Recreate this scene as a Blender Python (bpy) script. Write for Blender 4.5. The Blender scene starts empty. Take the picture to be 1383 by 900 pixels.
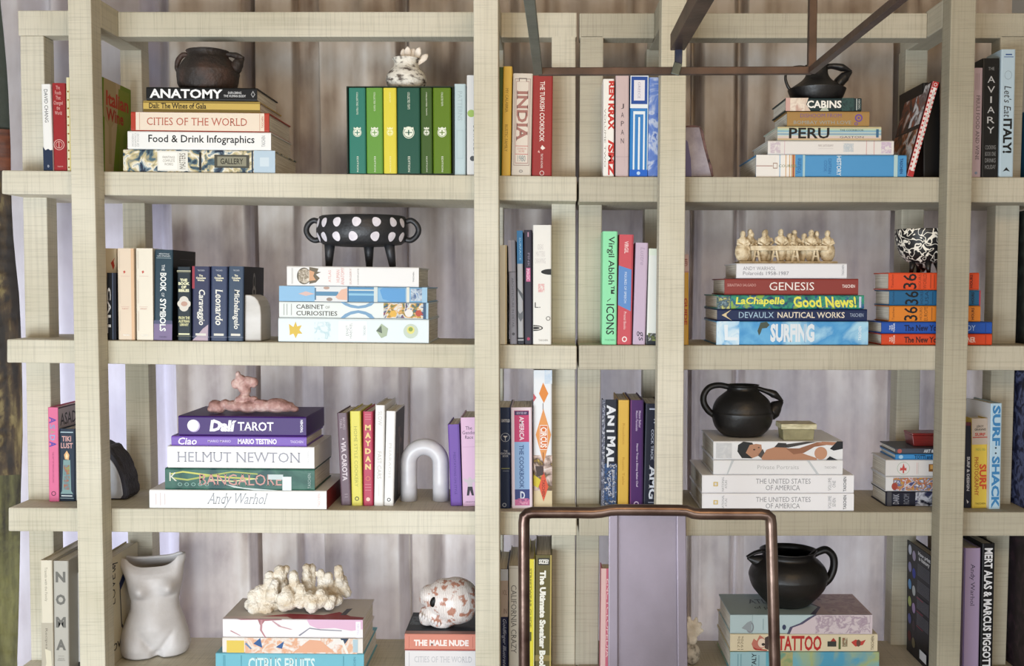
import bpy, bmesh, math, random
from mathutils import Vector, Matrix, noise

S = bpy.context.scene
C = S.collection
random.seed(7)

# ---------------------------------------------------------------- camera, world, lights, exposure
F, PX, PY, PITCH = 1445.0, 740.0, 462.0, math.atan(77 / 1445.0)
CAM = Vector((0.0, -2.41, 1.45))
cd = bpy.data.cameras.new('camera')
cam = bpy.data.objects.new('camera', cd)
C.objects.link(cam)
cam.location = CAM
cam.rotation_euler = (math.pi / 2 - PITCH, 0, 0)
cd.sensor_fit = 'HORIZONTAL'
cd.sensor_width = 36.0
cd.lens = F / 1383 * 36
cd.shift_x = -(PX - 691.5) / 1383
cd.shift_y = (PY - 450) / 1383
cd.clip_start = 0.05
S.camera = cam

w = bpy.data.worlds.new('world')
S.world = w
w.use_nodes = True
bg = w.node_tree.nodes['Background']
bg.inputs[0].default_value = (0.88, 0.91, 1.0, 1)
bg.inputs[1].default_value = 2.6

def area(name, loc, target, sx, sy, power, col):
    d = bpy.data.lights.new(name, 'AREA')
    d.shape = 'RECTANGLE'; d.size = sx; d.size_y = sy; d.energy = power; d.color = col
    o = bpy.data.objects.new(name, d); C.objects.link(o)
    o.location = loc
    o.rotation_euler = (Vector(target) - Vector(loc)).to_track_quat('-Z', 'Y').to_euler()
    return o

area('window_daylight', (-1.2, -2.6, 0.72), (0.1, 0.1, 0.85), 1.5, 0.9, 80, (0.83, 0.92, 1.0))
area('added_front_fill', (0.3, -4.45, 0.95), (0.3, 0.0, 0.95), 3.4, 1.8, 58, (0.92, 0.965, 1.0))  # broad fill added behind the camera to brighten the scene, no glazed wall there
area('room_lamp_glow', (0.5, -2.3, 2.45), (0.0, 0.2, 2.0), 1.2, 0.6, 16, (1.0, 0.66, 0.32))

S.view_settings.view_transform = 'Standard'
S.view_settings.look = 'None'
S.view_settings.gamma = 1
S.view_settings.use_curve_mapping = False
S.view_settings.exposure = 0.0

# ---------------------------------------------------------------- pixel helpers (photo 1383 x 900)
def ray(px, py):
    dx = (px - PX) / F; dy = -(py - PY) / F
    c, s = math.cos(PITCH), math.sin(PITCH)
    return Vector((dx, c + dy * s, -s + dy * c))

def at(px, py, Y):
    d = ray(px, py)
    return CAM + d * ((Y - CAM.y) / d.y)

def pxm(Y):                      # metres per pixel at depth Y
    return (Y - CAM.y) / F

# ---------------------------------------------------------------- materials
def lin(h):
    h = h.lstrip('#')
    v = [int(h[i:i + 2], 16) / 255 for i in (0, 2, 4)]
    return tuple((x / 12.92 if x <= 0.04045 else ((x + 0.055) / 1.055) ** 2.4) for x in v) + (1,)

def ink(h):                       # printed stock: real paper and ink reflect a little less than the swatch
    c = lin(h); return (c[0] * .84, c[1] * .84, c[2] * .84, 1)

MC = {}
def newmat(name):
    m = bpy.data.materials.new(name); m.use_nodes = True
    nt = m.node_tree; b = nt.nodes['Principled BSDF']
    return m, nt, b

def mat(spec, rough=0.5, metal=0.0):
    if not isinstance(spec, str): return spec
    key = (spec, rough, metal)
    if key in MC: return MC[key]
    m, nt, b = newmat(spec[:40])
    b.inputs['Roughness'].default_value = rough
    b.inputs['Metallic'].default_value = metal
    b.inputs['Specular IOR Level'].default_value = 0.28
    if spec.startswith('art:'):
        _, cols, sc = spec.split(':')
        cols = cols.split(',')
        tc = nt.nodes.new('ShaderNodeTexCoord')
        n = nt.nodes.new('ShaderNodeTexNoise'); n.inputs['Scale'].default_value = float(sc)
        n.inputs['Detail'].default_value = 6; n.inputs['Distortion'].default_value = 0.7
        r = nt.nodes.new('ShaderNodeValToRGB')
        r.color_ramp.interpolation = 'LINEAR'
        el = r.color_ramp.elements
        k = len(cols)
        while len(el) < k: el.new(0.5)
        for i, c in enumerate(cols):
            el[i].position = 0.33 + 0.34 * i / max(1, k - 1)
            el[i].color = ink(c)
        nt.links.new(tc.outputs['Object'], n.inputs['Vector'])
        nt.links.new(n.outputs['Fac'], r.inputs['Fac'])
        nt.links.new(r.outputs['Color'], b.inputs['Base Color'])
    else:
        b.inputs['Base Color'].default_value = ink(spec)
    MC[key] = m
    return m

def noisy(name, c1, c2, scale=(20, 20, 20), rough=0.6, bump=0.0, bscale=60, metal=0.0, c3=None, detail=6, dist=0.005, contrast=0.18, sheen=0):
    m, nt, b = newmat(name)
    tc = nt.nodes.new('ShaderNodeTexCoord'); mp = nt.nodes.new('ShaderNodeMapping')
    mp.inputs['Scale'].default_value = scale
    n = nt.nodes.new('ShaderNodeTexNoise'); n.inputs['Scale'].default_value = 1; n.inputs['Detail'].default_value = detail
    r = nt.nodes.new('ShaderNodeValToRGB')
    r.color_ramp.elements[0].position = 0.5 - contrast; r.color_ramp.elements[1].position = 0.5 + contrast
    r.color_ramp.elements[0].color = lin(c1); r.color_ramp.elements[1].color = lin(c2)
    if c3:
        e = r.color_ramp.elements.new(0.5); e.color = lin(c3)
    L = nt.links.new
    L(tc.outputs['Object'], mp.inputs[0]); L(mp.outputs[0], n.inputs['Vector']); L(n.outputs['Fac'], r.inputs[0])
    L(r.outputs[0], b.inputs['Base Color'])
    b.inputs['Roughness'].default_value = rough; b.inputs['Metallic'].default_value = metal
    if bump:
        n2 = nt.nodes.new('ShaderNodeTexNoise'); n2.inputs['Scale'].default_value = bscale; n2.inputs['Detail'].default_value = 5
        bm = nt.nodes.new('ShaderNodeBump'); bm.inputs['Strength'].default_value = bump; bm.inputs['Distance'].default_value = dist
        L(tc.outputs['Object'], n2.inputs['Vector']); L(n2.outputs['Fac'], bm.inputs['Height']); L(bm.outputs[0], b.inputs['Normal'])
    return m

def wood_mat(name, axis, tint=('#b7b09b', '#cdc7b6')):
    """pale weathered timber: grain along axis, fine saw marks across it"""
    m, nt, b = newmat(name)
    L = nt.links.new
    tc = nt.nodes.new('ShaderNodeTexCoord')
    def mapped(sc):
        mp = nt.nodes.new('ShaderNodeMapping'); mp.inputs['Scale'].default_value = sc
        L(tc.outputs['Object'], mp.inputs[0]); return mp
    def noise_(sc, det=4, rot=None):
        mp = mapped(sc); n = nt.nodes.new('ShaderNodeTexNoise'); n.inputs['Scale'].default_value = 1
        n.inputs['Detail'].default_value = det; L(mp.outputs[0], n.inputs['Vector']); return n
    al, ac = 3.2, 190
    g = {'Z': (ac, ac, al), 'X': (al, ac, ac), 'Y': (ac, al, ac)}[axis]
    s = {'Z': (9, 9, 400), 'X': (400, 9, 9), 'Y': (9, 400, 9)}[axis]
    grain, saw, big = noise_(g, 3), noise_(s, 2), noise_((2.3, 2.3, 2.3), 3)
    r = nt.nodes.new('ShaderNodeValToRGB')
    r.color_ramp.elements[0].position = 0.32; r.color_ramp.elements[0].color = lin(tint[0])
    r.color_ramp.elements[1].position = 0.62; r.color_ramp.elements[1].color = lin(tint[1])
    L(big.outputs['Fac'], r.inputs[0])
    def dark(fac_node, lo, hi, val, prev):
        mr = nt.nodes.new('ShaderNodeMapRange'); mr.inputs[1].default_value = lo; mr.inputs[2].default_value = hi
        mr.inputs[3].default_value = val; mr.inputs[4].default_value = 1.0
        L(fac_node.outputs['Fac'], mr.inputs[0])
        mx = nt.nodes.new('ShaderNodeVectorMath'); mx.operation = 'SCALE'
        L(prev, mx.inputs[0]); L(mr.outputs[0], mx.inputs['Scale']); return mx.outputs[0]
    c = dark(grain, 0.34, 0.52, 0.89, r.outputs[0])
    c = dark(saw, 0.36, 0.46, 0.88, c)
    L(c, b.inputs['Base Color'])
    b.inputs['Roughness'].default_value = 0.75
    b.inputs['Specular IOR Level'].default_value = 0.25
    ad = nt.nodes.new('ShaderNodeMath'); ad.operation = 'ADD'
    L(grain.outputs['Fac'], ad.inputs[0]); L(saw.outputs['Fac'], ad.inputs[1])
    bm = nt.nodes.new('ShaderNodeBump'); bm.inputs['Strength'].default_value = 0.35; bm.inputs['Distance'].default_value = 0.002
    L(ad.outputs[0], bm.inputs['Height']); L(bm.outputs[0], b.inputs['Normal'])
    return m

WZ, WX, WY = wood_mat('timber_upright', 'Z'), wood_mat('timber_lengthwise', 'X'), wood_mat('timber_deep', 'Y')
# the right-hand bookcase is of greyer, darker boards, its right front post darker still
RT = ('#a29c8a', '#bab3a1')
RZ, RX, RY = wood_mat('grey_timber_upright', 'Z', RT), wood_mat('grey_timber_lengthwise', 'X', RT), wood_mat('grey_timber_deep', 'Y', RT)
DZ = wood_mat('dark_timber_upright', 'Z', ('#8e8876', '#a69f8c'))
def pages_mat(name, ca, cb):
    m, nt, b = newmat(name)
    tc = nt.nodes.new('ShaderNodeTexCoord'); mp = nt.nodes.new('ShaderNodeMapping'); mp.inputs['Scale'].default_value = (6, 6, 900)
    n = nt.nodes.new('ShaderNodeTexNoise'); n.inputs['Scale'].default_value = 1
    r = nt.nodes.new('ShaderNodeValToRGB'); r.color_ramp.elements[0].position = .35; r.color_ramp.elements[1].position = .6
    r.color_ramp.elements[0].color = lin(ca); r.color_ramp.elements[1].color = lin(cb)
    L = nt.links.new
    L(tc.outputs['Object'], mp.inputs[0]); L(mp.outputs[0], n.inputs['Vector']); L(n.outputs[0], r.inputs[0]); L(r.outputs[0], b.inputs['Base Color'])
    b.inputs['Roughness'].default_value = .8
    return m
PAGES = pages_mat('paper_edges', '#b9b0a0', '#e9e3d6')

# ---------------------------------------------------------------- object helpers
def link(name, me, m=None, parent=None, smooth=False):
    o = bpy.data.objects.new(name, me); C.objects.link(o)
    if m is not None and not me.materials: me.materials.append(mat(m))
    if parent is not None: o.parent = parent
    if smooth:
        for p in me.polygons: p.use_smooth = True
    return o

def mesh(name, verts, faces, m=None, parent=None, smooth=False):
    me = bpy.data.meshes.new(name)
    me.from_pydata([tuple(v) for v in verts], [], faces); me.update()
    return link(name, me, m, parent, smooth)

def frombm(name, bm, m=None, parent=None, smooth=False):
    bmesh.ops.recalc_face_normals(bm, faces=bm.faces)
    me = bpy.data.meshes.new(name); bm.to_mesh(me); bm.free()
    return link(name, me, m, parent, smooth)

def empty(name, loc=(0, 0, 0)):
    o = bpy.data.objects.new(name, None); C.objects.link(o); o.location = loc
    o.empty_display_size = 0.05
    return o

def tag(o, label=None, cat=None, group=None, kind=None):
    if label: o['label'] = label
    if cat: o['category'] = cat
    if group: o['group'] = group
    if kind: o['kind'] = kind
    return o

def bevel(o, wd=0.002, seg=2):
    b = o.modifiers.new('bevel', 'BEVEL'); b.width = wd; b.segments = seg; b.limit_method = 'ANGLE'
    return o

def origin_to(o, p):
    """shift a top-level mesh so its origin sits at p"""
    o.data.transform(Matrix.Translation(-Vector(p))); o.location = p
    return o

def prism(name, pts_px, Y0, Y1, m, parent=None, bev=0.002):
    """outline measured at depth Y0, extruded straight back to Y1"""
    f = [at(x, y, Y0) for x, y in pts_px]
    bk = [Vector((p.x, Y1, p.z)) for p in f]
    n = len(f)
    faces = [list(range(n))[::-1], [n + i for i in range(n)]] + [[i, (i + 1) % n, n + (i + 1) % n, n + i] for i in range(n)]
    bm = bmesh.new()
    vs = [bm.verts.new(v) for v in f + bk]
    for fc in faces: bm.faces.new([vs[i] for i in fc])
    o = frombm(name, bm, m, parent)
    if bev: bevel(o, bev)
    return o

def box(name, x0, x1, y0, y1, z0, z1, m, parent=None, bev=0.0):
    v = [(x, y, z) for x in (x0, x1) for y in (y0, y1) for z in (z0, z1)]
    f = [(0, 1, 3, 2), (4, 6, 7, 5), (0, 4, 5, 1), (2, 3, 7, 6), (0, 2, 6, 4), (1, 5, 7, 3)]
    o = mesh(name, v, f, m, parent)
    if bev: bevel(o, bev)
    return o

def tube_bm(bm, pts, radii, seg=16, flat=1.0, caps=True, square=False):
    pts = [Vector(p) for p in pts]
    n = len(pts); rings = []
    T0 = (pts[1] - pts[0]).normalized()
    ref = Vector((0, 1, 0)) if abs(T0.y) < 0.9 else Vector((0, 0, 1))
    U = (ref - T0 * ref.dot(T0)).normalized()
    for i in range(n):
        t = (pts[min(i + 1, n - 1)] - pts[max(i - 1, 0)]).normalized()
        U = (U - t * U.dot(t)).normalized(); V = t.cross(U)
        r = radii[i] if isinstance(radii, (list, tuple)) else radii
        k = 4 if square else seg
        ring = []
        for j in range(k):
            a = 2 * math.pi * (j + (.5 if square else 0)) / k
            q = math.sqrt(2) if square else 1
            ring.append(bm.verts.new(pts[i] + U * math.cos(a) * r * q * flat + V * math.sin(a) * r * q))
        rings.append(ring)
    k = len(rings[0])
    for i in range(n - 1):
        for j in range(k):
            bm.faces.new((rings[i][j], rings[i][(j + 1) % k], rings[i + 1][(j + 1) % k], rings[i + 1][j]))
    if caps:
        bm.faces.new(rings[0][::-1]); bm.faces.new(rings[-1])

def smooth_path(pts, k=5):
    pts = [Vector(p) for p in pts]; out = []
    P = [pts[0] * 2 - pts[1]] + pts + [pts[-1] * 2 - pts[-2]]
    for i in range(1, len(P) - 2):
        for j in range(k):
            t = j / k
            a, b, c, d = P[i - 1], P[i], P[i + 1], P[i + 2]
            out.append(0.5 * ((2 * b) + (c - a) * t + (2 * a - 5 * b + 4 * c - d) * t * t + (3 * b - a - 3 * c + d) * t ** 3))
    out.append(pts[-1]); return out

def interp(vals, n):
    out = []
    for i in range(n):
        t = i / (n - 1) * (len(vals) - 1); k = min(int(t), len(vals) - 2)
        out.append(vals[k] + (vals[k + 1] - vals[k]) * (t - k))
    return out

def lathe_bm(bm, center, prof, seg=48, sy=1.0, wob=0.0):
    """prof: (radius, z) from bottom outside up, over the rim and down inside"""
    rings = []
    for r, z in prof:
        if r < 1e-5: rings.append([bm.verts.new(center + Vector((0, 0, z)))]); continue
        ring = []
        for j in range(seg):
            a = 2 * math.pi * j / seg
            rr = r * (1 + wob * noise.noise(Vector((math.cos(a) * 1.5, math.sin(a) * 1.5, z * 30))))
            ring.append(bm.verts.new(center + Vector((math.cos(a) * rr, math.sin(a) * rr * sy, z))))
        rings.append(ring)
    for a, b in zip(rings, rings[1:]):
        if len(a) == 1 and len(b) == 1: continue
        for j in range(seg):
            j2 = (j + 1) % seg
            if len(a) == 1: bm.faces.new((a[0], b[j2], b[j]))
            elif len(b) == 1: bm.faces.new((a[j], a[j2], b[0]))
            else: bm.faces.new((a[j], a[j2], b[j2], b[j]))

def blob_bm(bm, c, r, seg=14, rot=None):
    """ellipsoid"""
    mtx = Matrix.Translation(c) @ (rot or Matrix.Identity(4)) @ Matrix.Diagonal((r[0], r[1], r[2], 1))
    bmesh.ops.create_uvsphere(bm, u_segments=seg, v_segments=max(8, seg * 2 // 3), radius=1, matrix=mtx)

def remesh(o, vox, smooth=2, disp=0.0, dsize=0.01):
    r = o.modifiers.new('remesh', 'REMESH'); r.mode = 'VOXEL'; r.voxel_size = vox; r.use_smooth_shade = True
    if smooth:
        s = o.modifiers.new('smooth', 'SMOOTH'); s.iterations = smooth; s.factor = 0.5
    if disp:
        t = bpy.data.textures.new('relief', 'CLOUDS'); t.noise_scale = dsize
        d = o.modifiers.new('displace', 'DISPLACE'); d.texture = t; d.strength = disp; d.mid_level = 0.5
    return o

# ---------------------------------------------------------------- shelf surfaces
YF = 0.055          # front edge of the boards
YB = 0.292          # back edge of the boards
#        left unit (x0,y0,x1,y1) top edge, then bottom edge ; right unit likewise
TOPS = {1: ((2, 230.0, 779, 238.3), (782, 238.5, 1442, 239.5)), 2: ((9, 458.5, 779, 467.0), (782, 466.5, 1442, 467.2)),
        3: ((11, 686.0, 779, 692.0), (782, 692.0, 1442, 692.2)), 4: ((14, 911.0, 779, 917.0), (782, 917.0, 1442, 917.5))}
BOTS = {1: ((2, 262.0, 779, 272.0), (782, 272.8, 1442, 273.8)), 2: ((9, 490.0, 779, 499.5), (782, 499.7, 1442, 500.7)),
        3: ((11, 718.0, 779, 724.0), (782, 724.3, 1442, 724.6)), 4: ((14, 944.0, 779, 949.0), (782, 949.0, 1442, 949.5))}

def surf(row, X):
    for i in (0, 1):
        x0, y0, x1, y1 = TOPS[row][i]
        a, b = at(x0, y0, YF), at(x1, y1, YF)
        if X <= b.x + 0.001 or i == 1:
            return a.z + (b.z - a.z) * (X - a.x) / (b.x - a.x)

def slope(row, X):
    return (surf(row, X + .01) - surf(row, X - .01)) / .02

def base_Y(px, py, row):
    Y = 0.1
    for _ in range(12):
        p = at(px, py, Y); d = ray(px, py)
        zs = surf(row, p.x)
        Y = CAM.y + d.y * (zs - CAM.z) / d.z
    return Y

# ================================================================ SETTING
zf = 0.0
ZC = 2.75
floor_m = noisy('floor_boards', '#8a7a66', '#a3927b', (3, 20, 3), 0.5)
wall_m = noisy('plaster', '#8f9090', '#999a9a', (5, 5, 5), 0.9, 0.05, 120)
tag(box('floor', -2.6, 2.6, -4.6, 0.75, -0.05, 0.0, floor_m), kind='structure')
tag(box('ceiling', -2.6, 2.6, -4.6, 0.75, ZC, ZC + .05, '#b5b0a8'), kind='structure')
tag(box('wall_left', -2.65, -2.6, -4.6, 0.75, 0, ZC, '#cfc6b8'), kind='structure')
tag(box('wall_right', 2.6, 2.65, -4.6, 0.75, 0, ZC, '#cfc6b8'), kind='structure')
tag(box('wall_front', -2.65, 2.65, -4.65, -4.6, 0, ZC, '#cfc6b8'), kind='structure')
z_win = at(300, 330, 0.6).z
x_wl, x_wr = at(22, 300, 0.6).x, at(1345, 300, 0.6).x
# wall behind the curtains, with the window opening that backlights their lower part
back = empty('wall_back'); tag(back, kind='structure')
box('wall_panel', x_wl - .02, 2.6, 0.60, 0.72, z_win, ZC, wall_m, back)
box('wall_panel', x_wr, 2.6, 0.60, 0.72, 0, z_win, wall_m, back)
win = empty('window_1', ((x_wl + x_wr) / 2, 0.66, 0)); tag(win, kind='structure')
for fx in (x_wl, x_wl + (x_wr - x_wl) * .33, x_wl + (x_wr - x_wl) * .66, x_wr - .05):
    o = box('window_frame', fx, fx + .05, .64, .69, 0, z_win, '#3a3530'); o.parent = win; o.matrix_parent_inverse = Matrix.Translation(-win.location)
# carved pillar at the far left edge
def carved():
    m, nt, b = newmat('carved_timber')
    L = nt.links.new
    tc = nt.nodes.new('ShaderNodeTexCoord'); mp = nt.nodes.new('ShaderNodeMapping'); mp.inputs['Scale'].default_value = (38, 38, 5)
    n = nt.nodes.new('ShaderNodeTexNoise'); n.inputs['Scale'].default_value = 1; n.inputs['Detail'].default_value = 8
    r = nt.nodes.new('ShaderNodeValToRGB'); r.color_ramp.elements[0].position = .4; r.color_ramp.elements[1].position = .68
    r.color_ramp.elements[0].color = lin('#221a12'); r.color_ramp.elements[1].color = lin('#86764a')
    e = r.color_ramp.elements.new(.54); e.color = lin('#453520')
    L(tc.outputs['Object'], mp.inputs[0]); L(mp.outputs[0], n.inputs['Vector']); L(n.outputs[0], r.inputs[0]); L(r.outputs[0], b.inputs['Base Color'])
    b.inputs['Roughness'].default_value = .7
    return m
pil = empty('carved_pillar', at(0, 900, .5)); pil.location.z = 0
tag(pil, 'dark carved timber pillar with flaking gold-green paint at the left edge', 'pillar')
CARV = carved()
def pillar_piece(name, z0, z1, x0, x1, depth, mt, bumps, seed):
    bm = bmesh.new(); NX, NZ = 14, max(6, int((z1 - z0) / .012))
    g = []
    for i in range(NZ + 1):
        row = []
        z = z0 + (z1 - z0) * i / NZ
        for j in range(NX + 1):
            a = math.pi * j / NX
            x = (x0 + x1) / 2 - math.cos(a) * (x1 - x0) / 2
            r = bumps * (noise.noise(Vector((x * 45, seed, z * 26))) + .5 * math.sin(z * 130 + 9 * noise.noise(Vector((x * 18, 0, z * 4)))))
            row.append(bm.verts.new((x, depth - math.sin(a) * (.035 + r), z)))
        g.append(row)
    for i in range(NZ):
        for j in range(NX): bm.faces.new((g[i][j], g[i][j + 1], g[i + 1][j + 1], g[i + 1][j]))
    bm.faces.new([g[i][0] for i in range(NZ, -1, -1)] + [g[i][NX] for i in range(NZ + 1)])
    o = frombm(name, bm, mt, pil, True); o.matrix_parent_inverse = Matrix.Translation(-pil.location); return o
xa = at(-60, 500, .5).x
zz = lambda y: at(0, y, .5).z
pillar_piece('upper_shaft', zz(176), ZC, xa, at(18, 100, .5).x, .52, noisy('mossy_paint', '#20261c', '#3a3f33', (8, 8, 3), .7, .3), .002, 1)
pillar_piece('wooden_collar', zz(232), zz(176), xa, at(20, 200, .5).x, .50, noisy('reddish_timber', '#4a2412', '#7a3f1e', (10, 10, 60), .5, .2), .002, 2)
pillar_piece('carved_shaft', zz(640), zz(232), xa, at(30, 450, .5).x, .50, CARV, .012, 3)
pillar_piece('lower_shaft', 0, zz(640), xa, at(34, 750, .5).x, .53, noisy('olive_timber', '#2c2613', '#7d7a48', (30, 30, 3), .7, .4), .008, 4)

# ---------------------------------------------------------------- curtains
def curtain_mat(name, ca, cb, cc, tr, trc):
    """heavy mottled linen: colour varied at random in upright streaks, a little daylight coming through"""
    m, nt, b = newmat(name)
    L = nt.links.new
    tc = nt.nodes.new('ShaderNodeTexCoord')
    def nz(sc, det):
        mp = nt.nodes.new('ShaderNodeMapping'); mp.inputs['Scale'].default_value = sc
        n = nt.nodes.new('ShaderNodeTexNoise'); n.inputs['Scale'].default_value = 1; n.inputs['Detail'].default_value = det
        L(tc.outputs['Object'], mp.inputs[0]); L(mp.outputs[0], n.inputs['Vector']); return n
    n, n3 = nz((17, 17, 1.1), 3), nz((14, 14, 9), 6)
    ad = nt.nodes.new('ShaderNodeMath'); ad.operation = 'MULTIPLY_ADD'; ad.inputs[1].default_value = .45; L(n3.outputs[0], ad.inputs[0]); 
    sc_ = nt.nodes.new('ShaderNodeMath'); sc_.operation = 'MULTIPLY'; sc_.inputs[1].default_value = .55; L(n.outputs[0], sc_.inputs[0]); L(sc_.outputs[0], ad.inputs[2])
    r = nt.nodes.new('ShaderNodeValToRGB')
    r.color_ramp.elements[0].position = .38; r.color_ramp.elements[1].position = .62
    e = r.color_ramp.elements.new(.5); e.color = lin(cb)
    r.color_ramp.elements[0].color = lin(ca); r.color_ramp.elements[-1].color = lin(cc)
    L(ad.outputs[0], r.inputs[0]); L(r.outputs[0], b.inputs['Base Color'])
    b.inputs['Roughness'].default_value = .8; b.inputs['Specular IOR Level'].default_value = .1
    t = nt.nodes.new('ShaderNodeBsdfTranslucent'); t.inputs[0].default_value = lin(trc)
    mx = nt.nodes.new('ShaderNodeMixShader'); mx.inputs[0].default_value = tr
    L(b.outputs[0], mx.inputs[1]); L(t.outputs[0], mx.inputs[2]); L(mx.outputs[0], nt.nodes['Material Output'].inputs[0])
    return m
LINEN = curtain_mat('linen', '#9a8674', '#c6b8a8', '#dcd3c8', .22, '#c6c4cc')
SHEER = curtain_mat('sheer_linen', '#b8aca4', '#d0c8c4', '#e2dcda', .42, '#dcdcf0')
KN = [(8, .0), (20, -.03), (40, -.03), (62, .03), (85, -.02), (120, .02), (150, -.015), (200, -.02), (214, .035), (246, -.03), (300, -.01), (335, -.025), (345, .05),
      (354, -.02), (380, -.03), (400, -.022), (405, .022), (434, .01), (439, -.02), (470, .005), (500, -.03), (537, -.02), (547, .05), (557, -.02), (575, -.03),
      (600, .02), (640, -.02), (686, .03), (704, -.02), (730, -.03), (760, .02), (800, -.02), (840, -.02), (866, .03), (895, -.01), (928, -.005), (936, .05),
      (947, -.02), (985, -.02), (999, .03), (1006, -.02), (1060, .0), (1100, -.02), (1130, -.03), (1175, -.015), (1196, -.02), (1206, .05), (1220, .0),
      (1250, .03), (1290, -.02), (1320, .02), (1350, -.02)]
def fold(px):
    for (a, ya), (b, yb) in zip(KN, KN[1:]):
        if a <= px <= b:
            t = (px - a) / (b - a); t = t * t * (3 - 2 * t); return ya + (yb - ya) * t
    return KN[0][1] if px < KN[0][0] else KN[-1][1]
def leftedge(z):
    pts = [(0, 10), (60, 14), (130, 18), (200, 20.5), (265, 19.5), (330, 21), (400, 27), (460, 28), (600, 29), (640, 26), (720, 23), (790, 18), (900, 9), (1500, 6)]
    for (a, xa_), (b, xb_) in zip(pts, pts[1:]):
        if a <= z <= b: return xa_ + (xb_ - xa_) * (z - a) / (b - a)
    return 10
def curtain(name, p0, p1, m, off, label, left=False):
    YC = .425 + off
    NX = int((p1 - p0) / 1.3); NZ = 34
    z0, z1 = (0.01, 2.55)
    verts, faces = [], []
    for i in range(NZ + 1):
        z = z0 + (z1 - z0) * i / NZ
        row = 385 + (1.45 - z) * F / (YC + 2.41)
        for j in range(NX + 1):
            px = p0 + (p1 - p0) * j / NX
            q = px
            if left:
                le = leftedge(min(max(row, 0), 1499)) - 8
                q = px + le * max(0, 1 - (px - p0) / 60)
            x = at(q, 385, YC).x + .006 * noise.noise(Vector((px * .02, z * 1.3, 3)))
            y = YC + 1.3 * fold(px) * (1 + .25 * noise.noise(Vector((px * .01, z * 1.5, 0)))) + .012 * noise.noise(Vector((px * .03, z * 2.0, 7)))
            verts.append((x, y, z))
    for i in range(NZ):
        for j in range(NX):
            a = i * (NX + 1) + j
            faces.append((a, a + 1, a + NX + 2, a + NX + 1))
    o = mesh(name, verts, faces, m, None, True)
    tag(o, label, 'curtain')
    return origin_to(o, (at((p0 + p1) / 2, 385, YC).x, YC, 0))
curtain('curtain', 8, 262, SHEER, .0, 'pale sheer curtain hanging behind the left end of the shelves', True)
curtain('curtain', 240, 346, LINEN, -.012, 'narrow beige linen curtain panel behind the double-handled dark pot')
curtain('curtain', 340, 550, LINEN, .0, 'beige linen curtain panel behind the white vase of shells')
curtain('curtain', 545, 940, LINEN, .012, 'wide beige linen curtain panel behind the join of the two bookcases')
curtain('curtain', 932, 1208, LINEN, .0, 'beige linen curtain panel behind the four black and brown jugs at right of the join')
curtain('curtain', 1201, 1352, LINEN, .015, 'beige linen curtain panel behind the right end of the shelves')

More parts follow.
